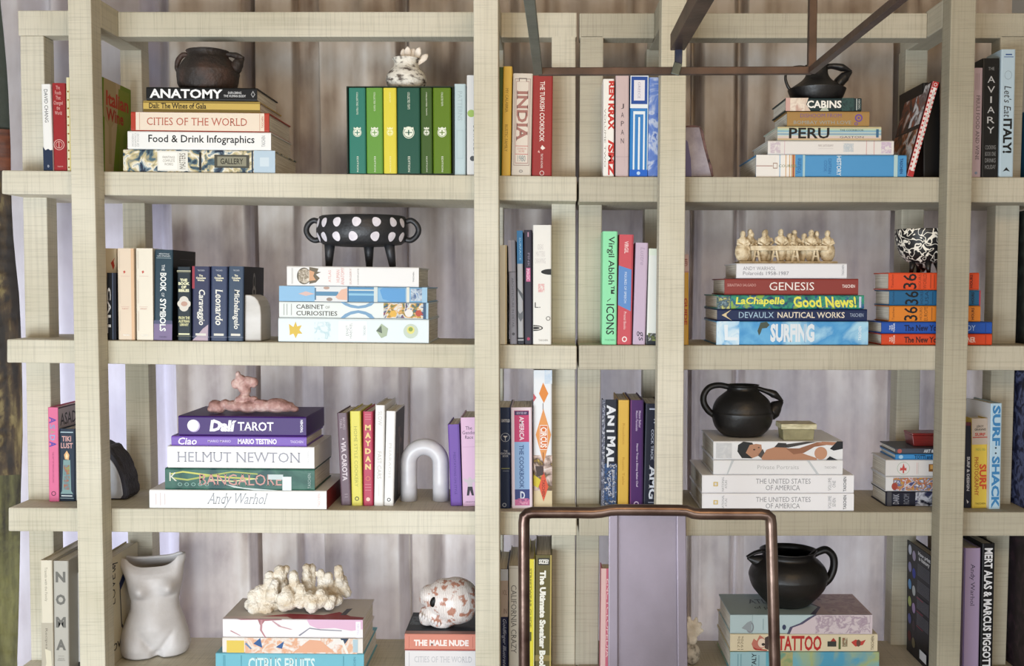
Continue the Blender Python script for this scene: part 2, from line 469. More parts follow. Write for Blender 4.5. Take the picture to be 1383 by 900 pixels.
# ================================================================ BOOKCASES
def shelf_unit(side, label):
    i = side
    WZ, WX, WY = ((globals()['WZ'], globals()['WX'], globals()['WY']), (RZ, RX, RY))[i]
    name = 'bookcase'
    xa_, xb_ = (TOPS[1][i][0], TOPS[1][i][2])
    root = empty(name, (at((xa_ + xb_) / 2, 400, .1).x, .17, 0))
    tag(root, label, 'bookcase', 'pale timber bookcases')
    P = []
    for r in (1, 2, 3, 4):
        (x0, y0, x1, y1), (u0, v0, u1, v1) = TOPS[r][i], BOTS[r][i]
        o = prism('shelf', [(u0, v0), (u1, v1), (x1, y1), (x0, y0)], YF, YB + .035, WX, None, .003); P.append(o)
    # one more shelf near the floor, out of the picture
    a, b = at(TOPS[4][i][0], 900, YF).x, at(TOPS[4][i][2], 900, YF).x
    P.append(box('shelf', a, b, YF, YB + .035, .10, .155, WX, None, .003))
    def post(nm, xt0, xt1, yt, xb0, xb1, yb, Y, ztop, th=.054, WZ=WZ):
        A, B, Cc, D = at(xb0, yb, Y), at(xb1, yb, Y), at(xt1, yt, Y), at(xt0, yt, Y)
        def ex(p, q, z):                # extend the line p(top)->q(bottom) to height z
            t = (z - q.z) / (p.z - q.z); return Vector((q.x + (p.x - q.x) * t, Y, z))
        f = [ex(D, A, 0), ex(Cc, B, 0), ex(Cc, B, ztop), ex(D, A, ztop)]
        bk = [v + Vector((0, th, 0)) for v in f]
        bm = bmesh.new(); vs = [bm.verts.new(v) for v in f + bk]
        for fc in [(3, 2, 1, 0), (4, 5, 6, 7)] + [(k, (k + 1) % 4, 4 + (k + 1) % 4, 4 + k) for k in range(4)]: bm.faces.new([vs[k] for k in fc])
        o = frombm(nm, bm, WZ); bevel(o, .0025); P.append(o); return o
    zt = at(400, 14, .15).z; zb = at(400, 48, .15).z
    dark_z = DZ
    if i == 0:
        post('front_post', 92.2, 123.8, 65, 104, 138, 705, 0.0, zt)
        post('front_post', 639.5, 673, 65, 641.5, 674.6, 705, 0.0, zt)
        post('outer_post', 27, 59, 65, 38.5, 71.5, 705, .15, zb)
        post('outer_post', 745, 777.5, 65, 745, 777, 705, .15, zb)
        post('rear_post', 162, 191, 90, 172, 205, 705, YB, zb)
        post('rear_post', 651, 680, 90, 649.5, 679.3, 705, YB, zb)
        sb = ((92.2, 123.8), (639.5, 673)); tb = (24, 779)
    else:
        post('front_post', 893, 927.3, 65, 886, 922, 705, 0.0, zt, WZ=globals()['WZ'])
        post('front_post', 1283.5, 1317.5, 65, 1269.5, 1301.5, 705, 0.0, zt, WZ=dark_z)
        post('outer_post', 783.5, 815, 65, 778.5, 809.5, 705, .15, zb)
        post('outer_post', 1351, 1384, 65, 1333.5, 1364.5, 705, .15, zb)
        post('rear_post', 873, 903, 90, 866.5, 898, 705, YB, zb)
        post('rear_post', 1223, 1253, 90, 1207, 1238.5, 705, YB, zb)
        sb = ((893, 927.3), (1283.5, 1317.5)); tb = (782.5, 1385)
    for x0, x1 in sb:                    # side beams run from the front post back over the rear post
        a, b = at(x0 + .3, 65, 0).x, at(x1 - .3, 65, 0).x
        P.append(box('side_beam', a, b, .054, YB + .054, zb - .004, zt, WY, None, .0025))
    # top beam: pieces between the posts/side beams
    xs = [tb[0]] + [v for s_ in sb for v in s_] + [tb[1]]
    for k in (0, 2, 4):
        xl = at(xs[k], 30, .15).x if k == 0 else at(xs[k] - .3, 65, 0).x
        xr = at(xs[k + 1], 30, .15).x if k == 4 else at(xs[k + 1] + .3, 65, 0).x
        if k == 4: xr = at(tb[1], 30, .15).x
        dz = (.0, -.003, -.0045)[k // 2] if i == 0 else -.006
        P.append(box('top_beam', xl, xr, .15, .204, zb + dz, zt + dz, WX, None, .0025))
    for o in P:
        o.parent = root; o.matrix_parent_inverse = Matrix.Translation(-root.location)
    return root
shelf_unit(0, 'pale weathered timber bookcase of thick beams at the left, holding the purple-topped stack')
shelf_unit(1, 'pale weathered timber bookcase at the right, behind the metal-backed chair')

# ================================================================ BOOKS
TC = {}
def text_geo(s, bold, res=2):
    serif = s.startswith('~')
    key = (s, bold)
    if key in TC: return TC[key]
    cu = bpy.data.curves.new('t', 'FONT'); cu.body = s.lstrip('~'); cu.resolution_u = res; cu.offset = bold; cu.align_x = 'CENTER'; cu.space_line = .95
    o = bpy.data.objects.new('t', cu)
    me = bpy.data.meshes.new_from_object(o)
    V = [(v.co.x, v.co.y) for v in me.vertices]; Fc = [tuple(p.vertices) for p in me.polygons]
    if serif:                                  # slab serifs on the free ends of the upright strokes
        cnt = {}
        for f in Fc:
            for q in range(len(f)):
                e = (min(f[q], f[q - 1]), max(f[q], f[q - 1])); cnt[e] = cnt.get(e, 0) + 1
        for (p_, q_), c_ in list(cnt.items()):
            if c_ != 1: continue
            (xa_, ya_), (xb_, yb_) = V[p_], V[q_]
            if abs(ya_ - yb_) > .004 or not (.02 < abs(xa_ - xb_) < .17): continue
            inside = [v for f in Fc if p_ in f and q_ in f for v in f if v not in (p_, q_)]
            up = 1 if V[inside[0]][1] > ya_ else -1
            a_, b_ = min(xa_, xb_) - .05, max(xa_, xb_) + .05; n_ = len(V)
            V += [(a_, ya_), (b_, ya_), (b_, ya_ + up * .04), (a_, ya_ + up * .04)]; Fc.append((n_, n_ + 1, n_ + 2, n_ + 3))
    bpy.data.objects.remove(o); bpy.data.curves.remove(cu); bpy.data.meshes.remove(me)
    x0 = min(v[0] for v in V); x1 = max(v[0] for v in V); y0 = min(v[1] for v in V); y1 = max(v[1] for v in V)
    V = [((x - x0) / (x1 - x0), (y - y0) / (y1 - y0)) for x, y in V]
    TC[key] = (V, Fc); return TC[key]

# print items.  u runs 0..1 in reading direction, v 0..1 upwards
def T(s, u0, u1, v0, v1, c='#ffffff', bold=.012, rot=0, face='spine', shear=0, rough=.5, metal=0): return ('T', s, u0, u1, v0, v1, c, bold, rot, face, shear, rough, metal)
def R(u0, u1, v0, v1, c, face='spine', rough=.5, metal=0): return ('R', u0, u1, v0, v1, c, face, rough, metal)
def E(u, v, r, r2, c, face='spine', ring=0): return ('E', u, v, r, r2, c, face, ring)      # radii as a share of v-extent
def PG(pts, c, face='spine'): return ('P', pts, c, face)

def cover_bm(L, W, T_, c, ox):
    bm = bmesh.new()
    r = min(.0035, T_ * .25)
    prof = [(W, 0), (r, 0), (r * .3, r * .3), (0, r), (0, T_ - r), (r * .3, T_ - r * .3), (r, T_), (W, T_), (W, T_ - c), (c * 1.3, T_ - c), (c * 1.3, c), (W, c)]
    a = [bm.verts.new((ox, y, z)) for y, z in prof]; b = [bm.verts.new((ox + L, y, z)) for y, z in prof]
    n = len(prof)
    for i in range(n): bm.faces.new((a[i], a[(i + 1) % n], b[(i + 1) % n], b[i]))
    bm.faces.new(a[::-1]); bm.faces.new(b)
    return bm

def build_book(M, L, T_, W, vertical, cover, items, soft=False, pages=None, pins=None, closed=False, rough=.45, name='book'):
    ox = -L if vertical else 0.0
    root = bpy.data.objects.new(name, None); C.objects.link(root); root.matrix_world = M; root.empty_display_size = .05
    c = min(.0012 if soft else .0026, T_ * .2)
    cov = frombm('cover', cover_bm(L, W, T_, c, ox), mat(cover, rough), root)
    e = .0004 if soft else (pins or .0032)
    x0, x1, y0, y1, z0, z1 = ox + e, ox + L - e, c * 1.35, W - e, c * 1.02, T_ - c * 1.02
    if closed: x0, x1, y1 = ox, ox + L, W
    o = box('page_block', x0, x1, y0, y1, z0, z1, (pages or PAGES) if not closed else cover, root)
    def frame(face):
        """origin, u axis, v axis, normal, u extent, v extent"""
        if face == 'spine': return Vector((ox, 0, 0)), Vector((1, 0, 0)), Vector((0, 0, 1)), Vector((0, -1, 0)), L, T_
        if face == 'right': return Vector((ox + L, 0, T_)), Vector((0, 1, 0)), Vector((-1, 0, 0)), Vector((0, 0, 1)), W, L
        if face == 'left': return Vector((ox + L, W, 0)), Vector((0, -1, 0)), Vector((-1, 0, 0)), Vector((0, 0, -1)), W, L
        if face == 'top': return Vector((ox, 0, T_)), Vector((1, 0, 0)), Vector((0, 1, 0)), Vector((0, 0, 1)), L, W
        if face == 'end': return Vector((ox + L, 0, 0)), Vector((0, 1, 0)), Vector((0, 0, 1)), Vector((1, 0, 0)), W, T_
    for k, it in enumerate(items):
        kind = it[0]
        if kind == 'T':
            _, s, u0, u1, v0, v1, col, bold, rot, face, shear, rg, mt = it
            V, Fc = text_geo(s, bold)
            pts = []
            if s.strip('~') == 'I':
                v0, v1 = ((v0 + v1) / 2 - (v1 - v0) * .11, (v0 + v1) / 2 + (v1 - v0) * .11) if rot else (v0, v1)
                if not rot: u0, u1 = (u0 + u1) / 2 - (u1 - u0) * .11, (u0 + u1) / 2 + (u1 - u0) * .11
            for x, y in V:
                x = x + shear * (y - .5) * .022
                if rot == 90: x, y = 1 - y, x
                elif rot == -90: x, y = y, 1 - x
                pts.append((u0 + (u1 - u0) * x, v0 + (v1 - v0) * y))
            fc, nm, mm = Fc, 'lettering', mat(col, rg, mt)
        elif kind == 'R':
            _, u0, u1, v0, v1, col, face, rg, mt = it
            pts = [(u0, v0), (u1, v0), (u1, v1), (u0, v1)]; fc, nm, mm = [(0, 1, 2, 3)], 'printed_panel', mat(col, rg, mt)
            if isinstance(col, str) and col.startswith('art'): nm = 'printed_picture'
        elif kind == 'E':
            _, u, v, r1, r2, col, face, ring = it
            UL, VL = frame(face)[4:6]
            n = 20
            def el(q): return [(u + r1 * q * VL / UL * math.cos(2 * math.pi * i / n), v + r2 * q * math.sin(2 * math.pi * i / n)) for i in range(n)]
            if ring: pts = el(1) + el(1 - ring); fc = [(i, (i + 1) % n, n + (i + 1) % n, n + i) for i in range(n)]
            else: pts = el(1); fc = [tuple(range(n))]
            pts = [(min(max(p[0], 0), 1), min(max(p[1], 0.02), .98)) for p in pts]
            nm, mm = 'emblem', mat(col)
        else:
            _, pts, col, face = it; fc, nm, mm = [tuple(range(len(pts)))], 'printed_shape', mat(col)
        O, U, Vv, N, UL, VL = frame(face)
        off = .00015 + .00006 * k
        mesh(nm, [O + U * (u * UL) + Vv * (v * VL) + N * off for u, v in pts], fc, mm, cov)
    return root

def V(row, px, cover, label, items=(), W=None, Y=None, group=None, yaw=0, **kw):
    """standing book. px = (bottom-left x, bottom-right x, bottom y, top-left x, top y)"""
    xl, xr, yb, xt, yt = px
    if Y is None: Y = base_Y((xl + xr) / 2, yb, row) if row >= 3 else .066
    BL, BR, TL = at(xl, yb, Y), at(xr, yb, Y), at(xt, yt, Y)
    if row >= 4 and yb > 900: pass
    zs = surf(row, (BL.x + BR.x) / 2)
    up = (TL - BL).normalized()
    right = Vector((up.z, 0, -up.x))
    L = (TL - BL).length; T_ = max(.004, (BR.x - BL.x) * up.z)
    L += (BL.z - zs) if abs(BL.z - zs) < .02 or row == 4 else 0
    low = min(0, right.z * T_)
    BL = Vector((BL.x, Y, zs - low + .0005))
    if yaw:
        rz = Matrix.Rotation(math.radians(yaw), 3, 'Z'); 
    else: rz = Matrix.Identity(3)
    X, Yv, Z = rz @ (-up), rz @ Vector((0, 1, 0)), rz @ right
    M = Matrix(((X.x, Yv.x, Z.x, BL.x), (X.y, Yv.y, Z.y, BL.y), (X.z, Yv.z, Z.z, BL.z), (0, 0, 0, 1)))
    o = build_book(M, L, T_, W or min(.215, L * .74), True, cover, items, **kw)
    return tag(o, label, 'book', group)

def H(row, books, group, Y=None):
    """stack, bottom first. book = (xl, xr, ybottom, ytop, cover, label, items, {opts})"""
    first = books[0]
    if Y is None: Y = base_Y((first[0] + first[1]) / 2, min(first[2], 899 if row < 4 else 9999), row) if row >= 3 else .064
    z = None; out = []
    for b in books:
        xl, xr, yb, yt, cover, label, items, kw = (list(b) + [{}])[:8]
        kw = dict(kw); dY = kw.pop('dY', 0); W = kw.pop('W', .20); yaw = kw.pop('yaw', 0)
        y_ = Y + dY
        A, B = at(xl, yb, y_), at(xr, yb, y_)
        T_ = (yb - yt) * pxm(y_)
        sl = slope(row, (A.x + B.x) / 2)
        if z is None: z = surf(row, 0)+0.0; z = surf(row, A.x) - sl * A.x      # height of the support line at x=0
        L = (B.x - A.x)
        X = Vector((1, 0, sl)).normalized(); Z = Vector((-X.z, 0, X.x)); Yv = Vector((0, 1, 0))
        if yaw:
            rz = Matrix.Rotation(math.radians(yaw), 3, 'Z'); X, Yv, Z = rz @ X, rz @ Yv, rz @ Z
        zb = z + sl * A.x + .0004
        M = Matrix(((X.x, Yv.x, Z.x, A.x), (X.y, Yv.y, Z.y, y_), (X.z, Yv.z, Z.z, zb), (0, 0, 0, 1)))
        o = build_book(M, L, T_, W, False, cover, items, **kw)
        tag(o, label, 'book', group); out.append(o)
        z += T_ + .0006
    def top(px_):
        x = at(px_, 400, Y).x; return z + slope(row, x) * x
    return Y, top

# ---------------------------------------------------------------- TOP SHELF, left bay
G = 'standing books at the left end of the top shelf'
V(1, (59, 71.8, 229, 55.2, 114), '#f0efec', 'slim white book with upright black capitals above a navy foot, far left of top shelf', [
    T('DAVID CHANG', .06, .44, .3, .68, '#2a2a30', .0), R(.76, 1, 0, 1, '#22304a'), PG([(.72, 0), (.76, .25), (.745, .55), (.78, 1), (.8, 1), (.8, 0)], '#22304a'), T('o', .93, .96, .42, .6, '#c8ccd6')], group=G)
V(1, (72.5, 90.6, 229, 69.8, 112.5), '#9e2a2c', 'dark red book with pale title lines and a round line emblem near its foot', [
    T('The\nFoods\nThat\nChanged\nthe\nWorld', .03, .36, .12, .78, '#e2b4ac', .0, rot=90), E(.70, .45, .40, .40, '#e2b4ac', ring=.12), E(.70, .45, .26, .26, '#e2b4ac', ring=.14),
    R(.66, .74, .42, .47, '#e2b4ac'), T('ten', .94, .955, .3, .7, '#e2b4ac', 0, rot=90)], group=G)
V(1, (91.2, 101, 229, 89.5, 105), '#d9c36a', 'pale yellow book almost hidden behind the front post, beside the dark red book', [
    R(.0, 1, 0, .35, '#e9e0b6')] + [E(.15 + .09 * i, .2, .12, .12, '#9a6a2a') for i in range(10)], group=G)
V(1, (120, 138.8, 229.5, 119, 104), '#8fa62c', 'tall green-and-tan wine book turned so its cover lettered Italian Wine shows', [
    R(.0, 1, .0, 1, '#c8b48e', 'right'), R(0, .07, 0, 1, '#6e8f1e', 'right'), PG([(.35, 0), (.62, 0), (1, .62), (1, 1), (.62, 1), (.50, .55)], '#7d951f', 'right'),
    PG([(.2, .1), (.3, .1), (.30, .5), (.50, .62), (.45, 1), (.05, 1), (.03, .6), (.2, .5)], '#b9a77b', 'right'), PG([(.55, .05), (.7, .05), (.72, .45), (.95, .6), (.93, .95), (.55, .95), (.5, .6), (.6, .45)], '#8d9a2e', 'right'),
    T('Italian', .12, .90, .72, .88, '#c4432a', .03, face='right'), T('Wine', .12, .72, .56, .70, '#b23a24', .03, face='right')], W=.168, group=G)

Y1, top1 = H(1, [
    (166.6, 371.7, 232, 202, 'art:#2d3a4c,#56707a,#c9b98a,#f0ead8,#7c93a0,#2b3548:38', 'large painted-spine art book at the bottom of the leftmost stack, top shelf', [
        R(.225, .425, .06, .94, '#e9e6dc'), R(.235, .355, .12, .88, '#f4f2ea'), T('PAINTINGS\nCOMPLETE\nWORKS', .26, .34, .3, .72, '#8d8578', 0), T('MASTERS', .37, .41, .15, .85, '#6b6458', 0, rot=90), 
        R(.50, .515, .1, .9, '#2c2a26'), R(.60, .83, .22, .80, '#4b4a40'), R(.62, .81, .3, .72, '#8e8b76'), T('GALLERY', .64, .79, .38, .64, '#3a382e', .02), R(.86, 1, 0, 1, '#b9ccda'), R(.90, .96, .3, .7, '#cfdce4'), R(.845, .855, 0, 1, '#2f3a49')], dict(W=.215)),
    (172.5, 366, 202, 177.8, '#f1f0ed', 'white book lettered Food & Drink Infographics with slate back edge', [
        T('Food & Drink Infographics', .145, .885, .26, .80, '#191919', .012), T('MODERN\nGRAPHICS\nOF FOOD', .03, .08, .12, .88, '#a9a9a9', 0, rot=90), T('TASCHEN', .935, .96, .2, .8, '#888888', 0, rot=90)], dict(W=.20)),
    (177, 363.5, 177.5, 152.2, '#b5402e', 'cream-spined book lettered CITIES OF THE WORLD with red boards', [
        R(.035, .965, .03, .97, '#ecdcc8'), R(.06, .065, .05, .95, '#d8b09a'), R(.93, .935, .05, .95, '#d8b09a'), T('~CITIES OF THE WORLD', .115, .84, .30, .70, '#b8604c', .0), T('TASCHEN', .945, .96, .2, .8, '#b8604c', 0, rot=90)], dict(W=.205)),
    (193.5, 351, 150.6, 136, '#cdb062', 'thin shiny gold book directly under the black ANATOMY book', [
        R(0, 1, .0, .22, '#6f5a24'), R(0, 1, .78, .9, '#8a7434'), T('~Dali: The Wines of Gala', .05, .54, .28, .78, '#30281a', .02)], dict(W=.20, rough=.25)),
    (197.5, 347, 135.6, 118, '#161616', 'black book lettered ANATOMY on top of the leftmost stack, under the brown pot', [
        T('ANATOMY', .03, .69, .16, .86, '#f4f4f4', .03), T('EXPLORING', .74, .86, .52, .70, '#d8d8d8', .01), T('THE HUMAN BODY', .70, .90, .28, .46, '#d8d8d8', .01),
        PG([(.945, .5), (.965, .25), (.985, .5), (.965, .78)], '#9a9a9a'), PG([(.953, .5), (.965, .36), (.977, .5), (.965, .66)], '#161616')], dict(W=.19)),
], 'leftmost stack on the top shelf')

# boxed set
G = 'green volumes in the slipcase'
Yb = .062
bx0, bx1, by0, by1 = 469, 612.5, 236, 116.5
a, b = at(bx0, by0, Yb), at(bx1, by1, Yb)
zs = surf(1, (a.x + b.x) / 2) + .0012
case = empty('slipcase', ((a.x + b.x) / 2, Yb, zs)); tag(case, 'dark green open-fronted slipcase holding the six green and yellow volumes', 'slipcase')
def cpart(nm, x0, x1, y0, y1, z0, z1):
    o = box(nm, x0, x1, y0, y1, z0, z1, '#17281a', case); o.matrix_parent_inverse = Matrix.Translation(-case.location)
tk = .0026
ctop = b.z
cpart('side_panel', a.x, a.x + tk, Yb, Yb + .19, zs, ctop); cpart('side_panel', b.x - tk, b.x, Yb, Yb + .19, zs, ctop)
cpart('top_panel', a.x + tk, b.x - tk, Yb, Yb + .19, ctop - tk, ctop); cpart('bottom_panel', a.x + tk, b.x - tk, Yb, Yb + .19, zs, zs + .0015); cpart('back_panel', a.x + tk, b.x - tk, Yb + .187, Yb + .19, zs, ctop)
SET = [(471.8, 494.6, '#2f7a6a', 'teal green boxed volume, leftmost in the slipcase', .26), (495.4, 517.6, '#679a3e', 'light leaf-green boxed volume beside the teal one', .22), (518.4, 536.2, '#ddcf45', 'yellow boxed volume in the slipcase', .12),
       (537, 567.8, '#1d5343', 'widest boxed volume, dark blue-green, in the slipcase', .2), (568.6, 584.4, '#3d5a22', 'narrow dark olive boxed volume in the slipcase', .27), (585.2, 609.6, '#5d7c14', 'olive green boxed volume, rightmost in the slipcase', .16)]
for x0, x1, col, lab, tl in SET:
    wcol = '#e6ead8' if col != '#ddcf45' else '#f3efb0'
    BL, BR = at(x0, 236, Yb + .002), at(x1, 236, Yb + .002)
    L = ctop - tk - .001 - (zs + .0016); T_ = BR.x - BL.x
    M = Matrix(((0, 0, 1, BL.x), (0, 1, 0, Yb + .001), (-1, 0, 0, zs + .0016), (0, 0, 0, 1)))
    items = [T('COLLECTED TEXTS', .05, .05 + tl, .46, .56, wcol, .0), E(.52, .5, .20, .20, wcol), T('+', .49, .55, .35, .65, col, .0), E(.52, .5, .26, .25, wcol, ring=.12),
             PG([(.455, .3), (.47, .38), (.455, .5), (.47, .62), (.455, .7), (.48, .72), (.48, .28)], wcol), T('EDITION', .80, .98, .46, .56, wcol, .0)]
    tag(build_book(M, L, T_, .18, True, col, items), lab, 'book', G)

G = 'standing books against the middle post of the top shelf'
V(1, (613.5, 629, 236.5, 613.5, 113.8), '#bccfd4', 'pale blue-grey book right of the slipcase', [T('PATTERNS', .08, .4, .3, .7, '#a4b7bd', 0), R(.5, .82, .2, .8, '#b4c7cd'), R(.515, .805, .28, .72, '#bccfd4')], group=G)
V(1, (630.3, 648, 236.5, 630.3, 102), '#e6e4e2', 'white book with green blot tucked behind the middle post, top shelf', [
    E(.38, .35, .28, .3, '#a8c46a'), T('BOTANICA', .5, .78, .5, .8, '#6e6e70', .0), E(.83, .45, .2, .2, '#55565a')], group=G)
G = 'cookbooks right of the middle post, top shelf'
V(1, (671, 676.8, 236.8, 673.8, 91), '#3f5a2e', 'thin dark green book squeezed between the post and the yellow book', [], group=G)
V(1, (677.2, 689.4, 237, 679.6, 90), '#e5bd52', 'narrow mustard-yellow cookbook, top shelf beside the pale INDIA book', [T('~MY CALABRIA', .20, .42, .3, .62, '#8a6a24', .0), T('~RUSTIC FAMILY', .53, .78, .3, .62, '#8a6a24', .0)], group=G)
V(1, (690.5, 717.2, 237, 693, 99.8), '#d5cbbd', 'stone-coloured book lettered INDIA in an ornate frame', [
    R(.05, .90, .10, .90, '#a18c84'), R(.057, .893, .13, .87, '#d5cbbd'), R(.075, .88, .17, .83, '#b08f88'), R(.082, .872, .20, .80, '#ddd2c4'),
    R(.045, .075, .3, .7, '#6e625c'), R(.055, .08, .34, .66, '#ddd2c4'),
    T('~INDIA', .165, .66, .22, .78, '#a5736a', .03), R(.705, .71, .18, .82, '#c04a48'), T('COOKBOOK\nRECIPES', .725, .77, .26, .74, '#c77d78', 0, rot=90), R(.785, .79, .18, .82, '#c04a48'), T('1980', .80, .86, .3, .7, '#7e8f92', .0, rot=90), T('o', .94, .97, .38, .58, '#8e8a86')], group=G)
V(1, (718.2, 745.2, 237, 719.8, 102.8), '#9a2f2e', 'brick red book lettered THE TURKISH COOKBOOK', [
    T('~THE TURKISH COOKBOOK', .055, .655, .36, .60, '#f0e2da', .015), PG([(.69, .5), (.72, .42), (.74, .52), (.72, .66)], '#f0e2da'), PG([(.74, .34), (.76, .28), (.77, .4)], '#e0b0a8'), T('TEXT BY AUTHORS', .775, .92, .44, .54, '#f0e2da', 0), E(.97, .5, .12, .11, '#f0e2da', ring=.2)], group=G)

# ---------------------------------------------------------------- TOP SHELF, right unit
G = 'standing books left of the second bookcase post, top shelf'
V(1, (814.2, 829.6, 237.8, 814.6, 107), '#efece6', 'white book with large ragged red characters', W=.083, items=[
    T('REN', .02, .22, .5, .98, '#c8322c', .05), T('KRAX', .25, .52, .45, 1.0, '#c8322c', .05), T('/SMZ', .62, .99, .45, 1.0, '#c8322c', .05), T('VOLUME TWO', .3, .9, .1, .26, '#9a9690', 0), R(0, 1, .955, 1, '#4a2020')], group=G)
V(1, (831, 849.2, 237.8, 831.6, 102), '#cbb6b6', 'dusty pink book lettered JAPAN in spaced letters', [T(ch, .28 + .085 * i, .33 + .085 * i, .40, .62, '#4a4046', .0, rot=90) for i, ch in enumerate('JAPAN')] + [R(.1, .9, .68, .69, '#b8a2a2'), R(.80, .805, .05, .95, '#b8a2a2')], group=G)
V(1, (850, 874.2, 237.8, 851.6, 101.8), '#2f7fc4', 'bright blue book with white looping lines and a framed label', [
    R(0, .30, 0, 1, '#e8eef2'), R(.015, .285, .05, .95, '#1b4b9a'), R(.05, .25, .2, .80, '#e4e2ea'), T('GREECE', .07, .23, .42, .56, '#a9a2b6', 0, rot=0),
    R(.30, .325, 0, 1, '#e8eef2'), R(.37, .93, .18, .27, '#e4eef4'), R(.37, .93, .74, .83, '#e4eef4'), R(.355, .385, .18, .83, '#e4eef4'), R(.42, .93, .46, .56, '#e4eef4'), E(.42, .51, .05, .05, '#e4eef4'), R(0, .93, .96, 1, '#d6e6f0'), R(.93, 1, 0, 1, '#1763c8'), E(.965, .5, .1, .1, '#bcd6f0')], group=G)
V(1, (874.6, 893, 237.8, 876.5, 105), 'art:#3f63b4,#5f7fc8,#6a8ad0,#c8d2e6,#4f70bc:30', 'blue marbled book half behind the post, top shelf', [], group=G)

Y2, top2 = H(1, [
    (1021, 1224, 238.8, 209.3, '#4f97cc', 'thick book with white left end and light blue spine under the Peru stack', [
        R(0, .235, .0, 1, '#ece8e2'), R(.235, .26, 0, 1, '#c9a070'), R(.245, .252, 0, 1, '#a84a3c'), R(.26, .31, 0, 1, '#4f97cc'), R(.31, .325, 0, 1, '#a9cbd2'), R(.13, .225, .05, .95, '#f0ece6'), 
        R(.155, .16, 0, 1, '#7fb2d8'), R(.195, .2, 0, 1, '#d4a56a'), R(.22, .225, 0, 1, '#d4a56a'), R(0, .11, .48, .52, '#b6948c'), R(.112, .142, .38, .64, '#a89084'), R(.116, .138, .42, .60, '#ece8e2'), T('COURSES', .15, .27, .44, .56, '#7f8b66', .0),
        T('Volume', .265, .30, .15, .85, '#2f6aa0', 0, rot=90), T('CAPTAIN\nCOOK', .45, .50, .15, .85, '#3c7cb4', 0, rot=-90), T('HISTORY', .535, .565, .06, .96, '#dbeaf2', .02, rot=-90), R(.915, .94, 0, 1, '#b2cfd0'), T('TASCHEN', .955, .975, .15, .85, '#1f4f86', .02, rot=-90)], dict(W=.22, dY=0)),
    (1037, 1207, 208.4, 189.6, '#e6e2de', 'white book with faint map drawing, second from the bottom beneath PERU', [
        R(.02, .1, .1, .9, 'art:#e6e2de,#c8b8c4,#e6e2de:90'), T('MAPS CARTOGRAPHY', .40, .52, .56, .72, '#a39c9c', 0), R(.40, .52, .42, .44, '#c4bcbc'), R(.13, .135, 0, 1, '#d6b8c0'), R(.78, .785, 0, 1, '#d2a8a8'), R(.84, .845, 0, 1, '#d2a8a8'), R(.6, .68, .2, .8, 'art:#e6e2de,#b9c4cc,#e6e2de:120'), R(.9, .98, .1, .9, 'art:#e6e2de,#c9b3cc,#e6e2de:110')], dict(W=.19)),
    (1050, 1190, 188.8, 170.4, '#c8d4c8', 'pastel-striped book lettered PERU', [
        R(0, 1, .85, .95, '#c9ba8e'), R(0, 1, .58, .72, '#8fb6c8'), R(0, 1, .38, .50, '#8aa8be'), R(0, 1, .72, .82, '#b8cdb0'), R(0, 1, .0, .14, '#c9b08c'), R(0, 1, .14, .3, '#d8c8c0'),
        T('PERU', .11, .50, .12, .90, '#181818', .02), T('THE COOKBOOK', .60, .83, .66, .80, '#35444c', .0), T('GASTON', .60, .83, .16, .30, '#35444c', .0), R(.95, .975, .2, .8, '#3d6a8c')], dict(W=.16)),
    (1063, 1174, 169.6, 149.8, '#a5814c', 'tan book with purple lettering and emblem, under the CABINS book', [
        T('DISHOOM FROM', .16, .66, .58, .84, '#7a5a8c', .0), T('BOMBAY WITH LOVE', .08, .78, .14, .36, '#9aa3a0', .0), E(.87, .55, .26, .26, '#6b4a9a', ring=.35), E(.87, .55, .08, .08, '#6b4a9a'), E(.84, .16, .12, .1, '#6b4a9a', ring=.4)], dict(W=.15)),
    (1061, 1163.5, 149.2, 132, '#1f3438', 'small dark teal book lettered CABINS under the black jug, top shelf', [
        R(0, .06, 0, 1, '#d0a8a0'), R(.06, .25, 0, 1, 'art:#d8c4b4,#eee2d2,#c9a89a:60'), PG([(.25, 0), (.25, 1), (.30, 1), (.27, .5), (.33, 0)], '#d8c4b4'), PG([(.45, 0), (.52, .5), (.57, 0)], '#b8c2b4'), T('CABINS', .28, .735, .22, .80, '#f4f2ea', .03), R(.93, .94, .05, .95, '#c9d0cc'), T('TASCHEN', .955, .98, .12, .88, '#c9d0cc', 0, rot=90), R(.74, .9, 0, 1, 'art:#1f3438,#30504e,#16282c:70')], dict(W=.15)),
], 'stack left of the leaning book, top shelf')

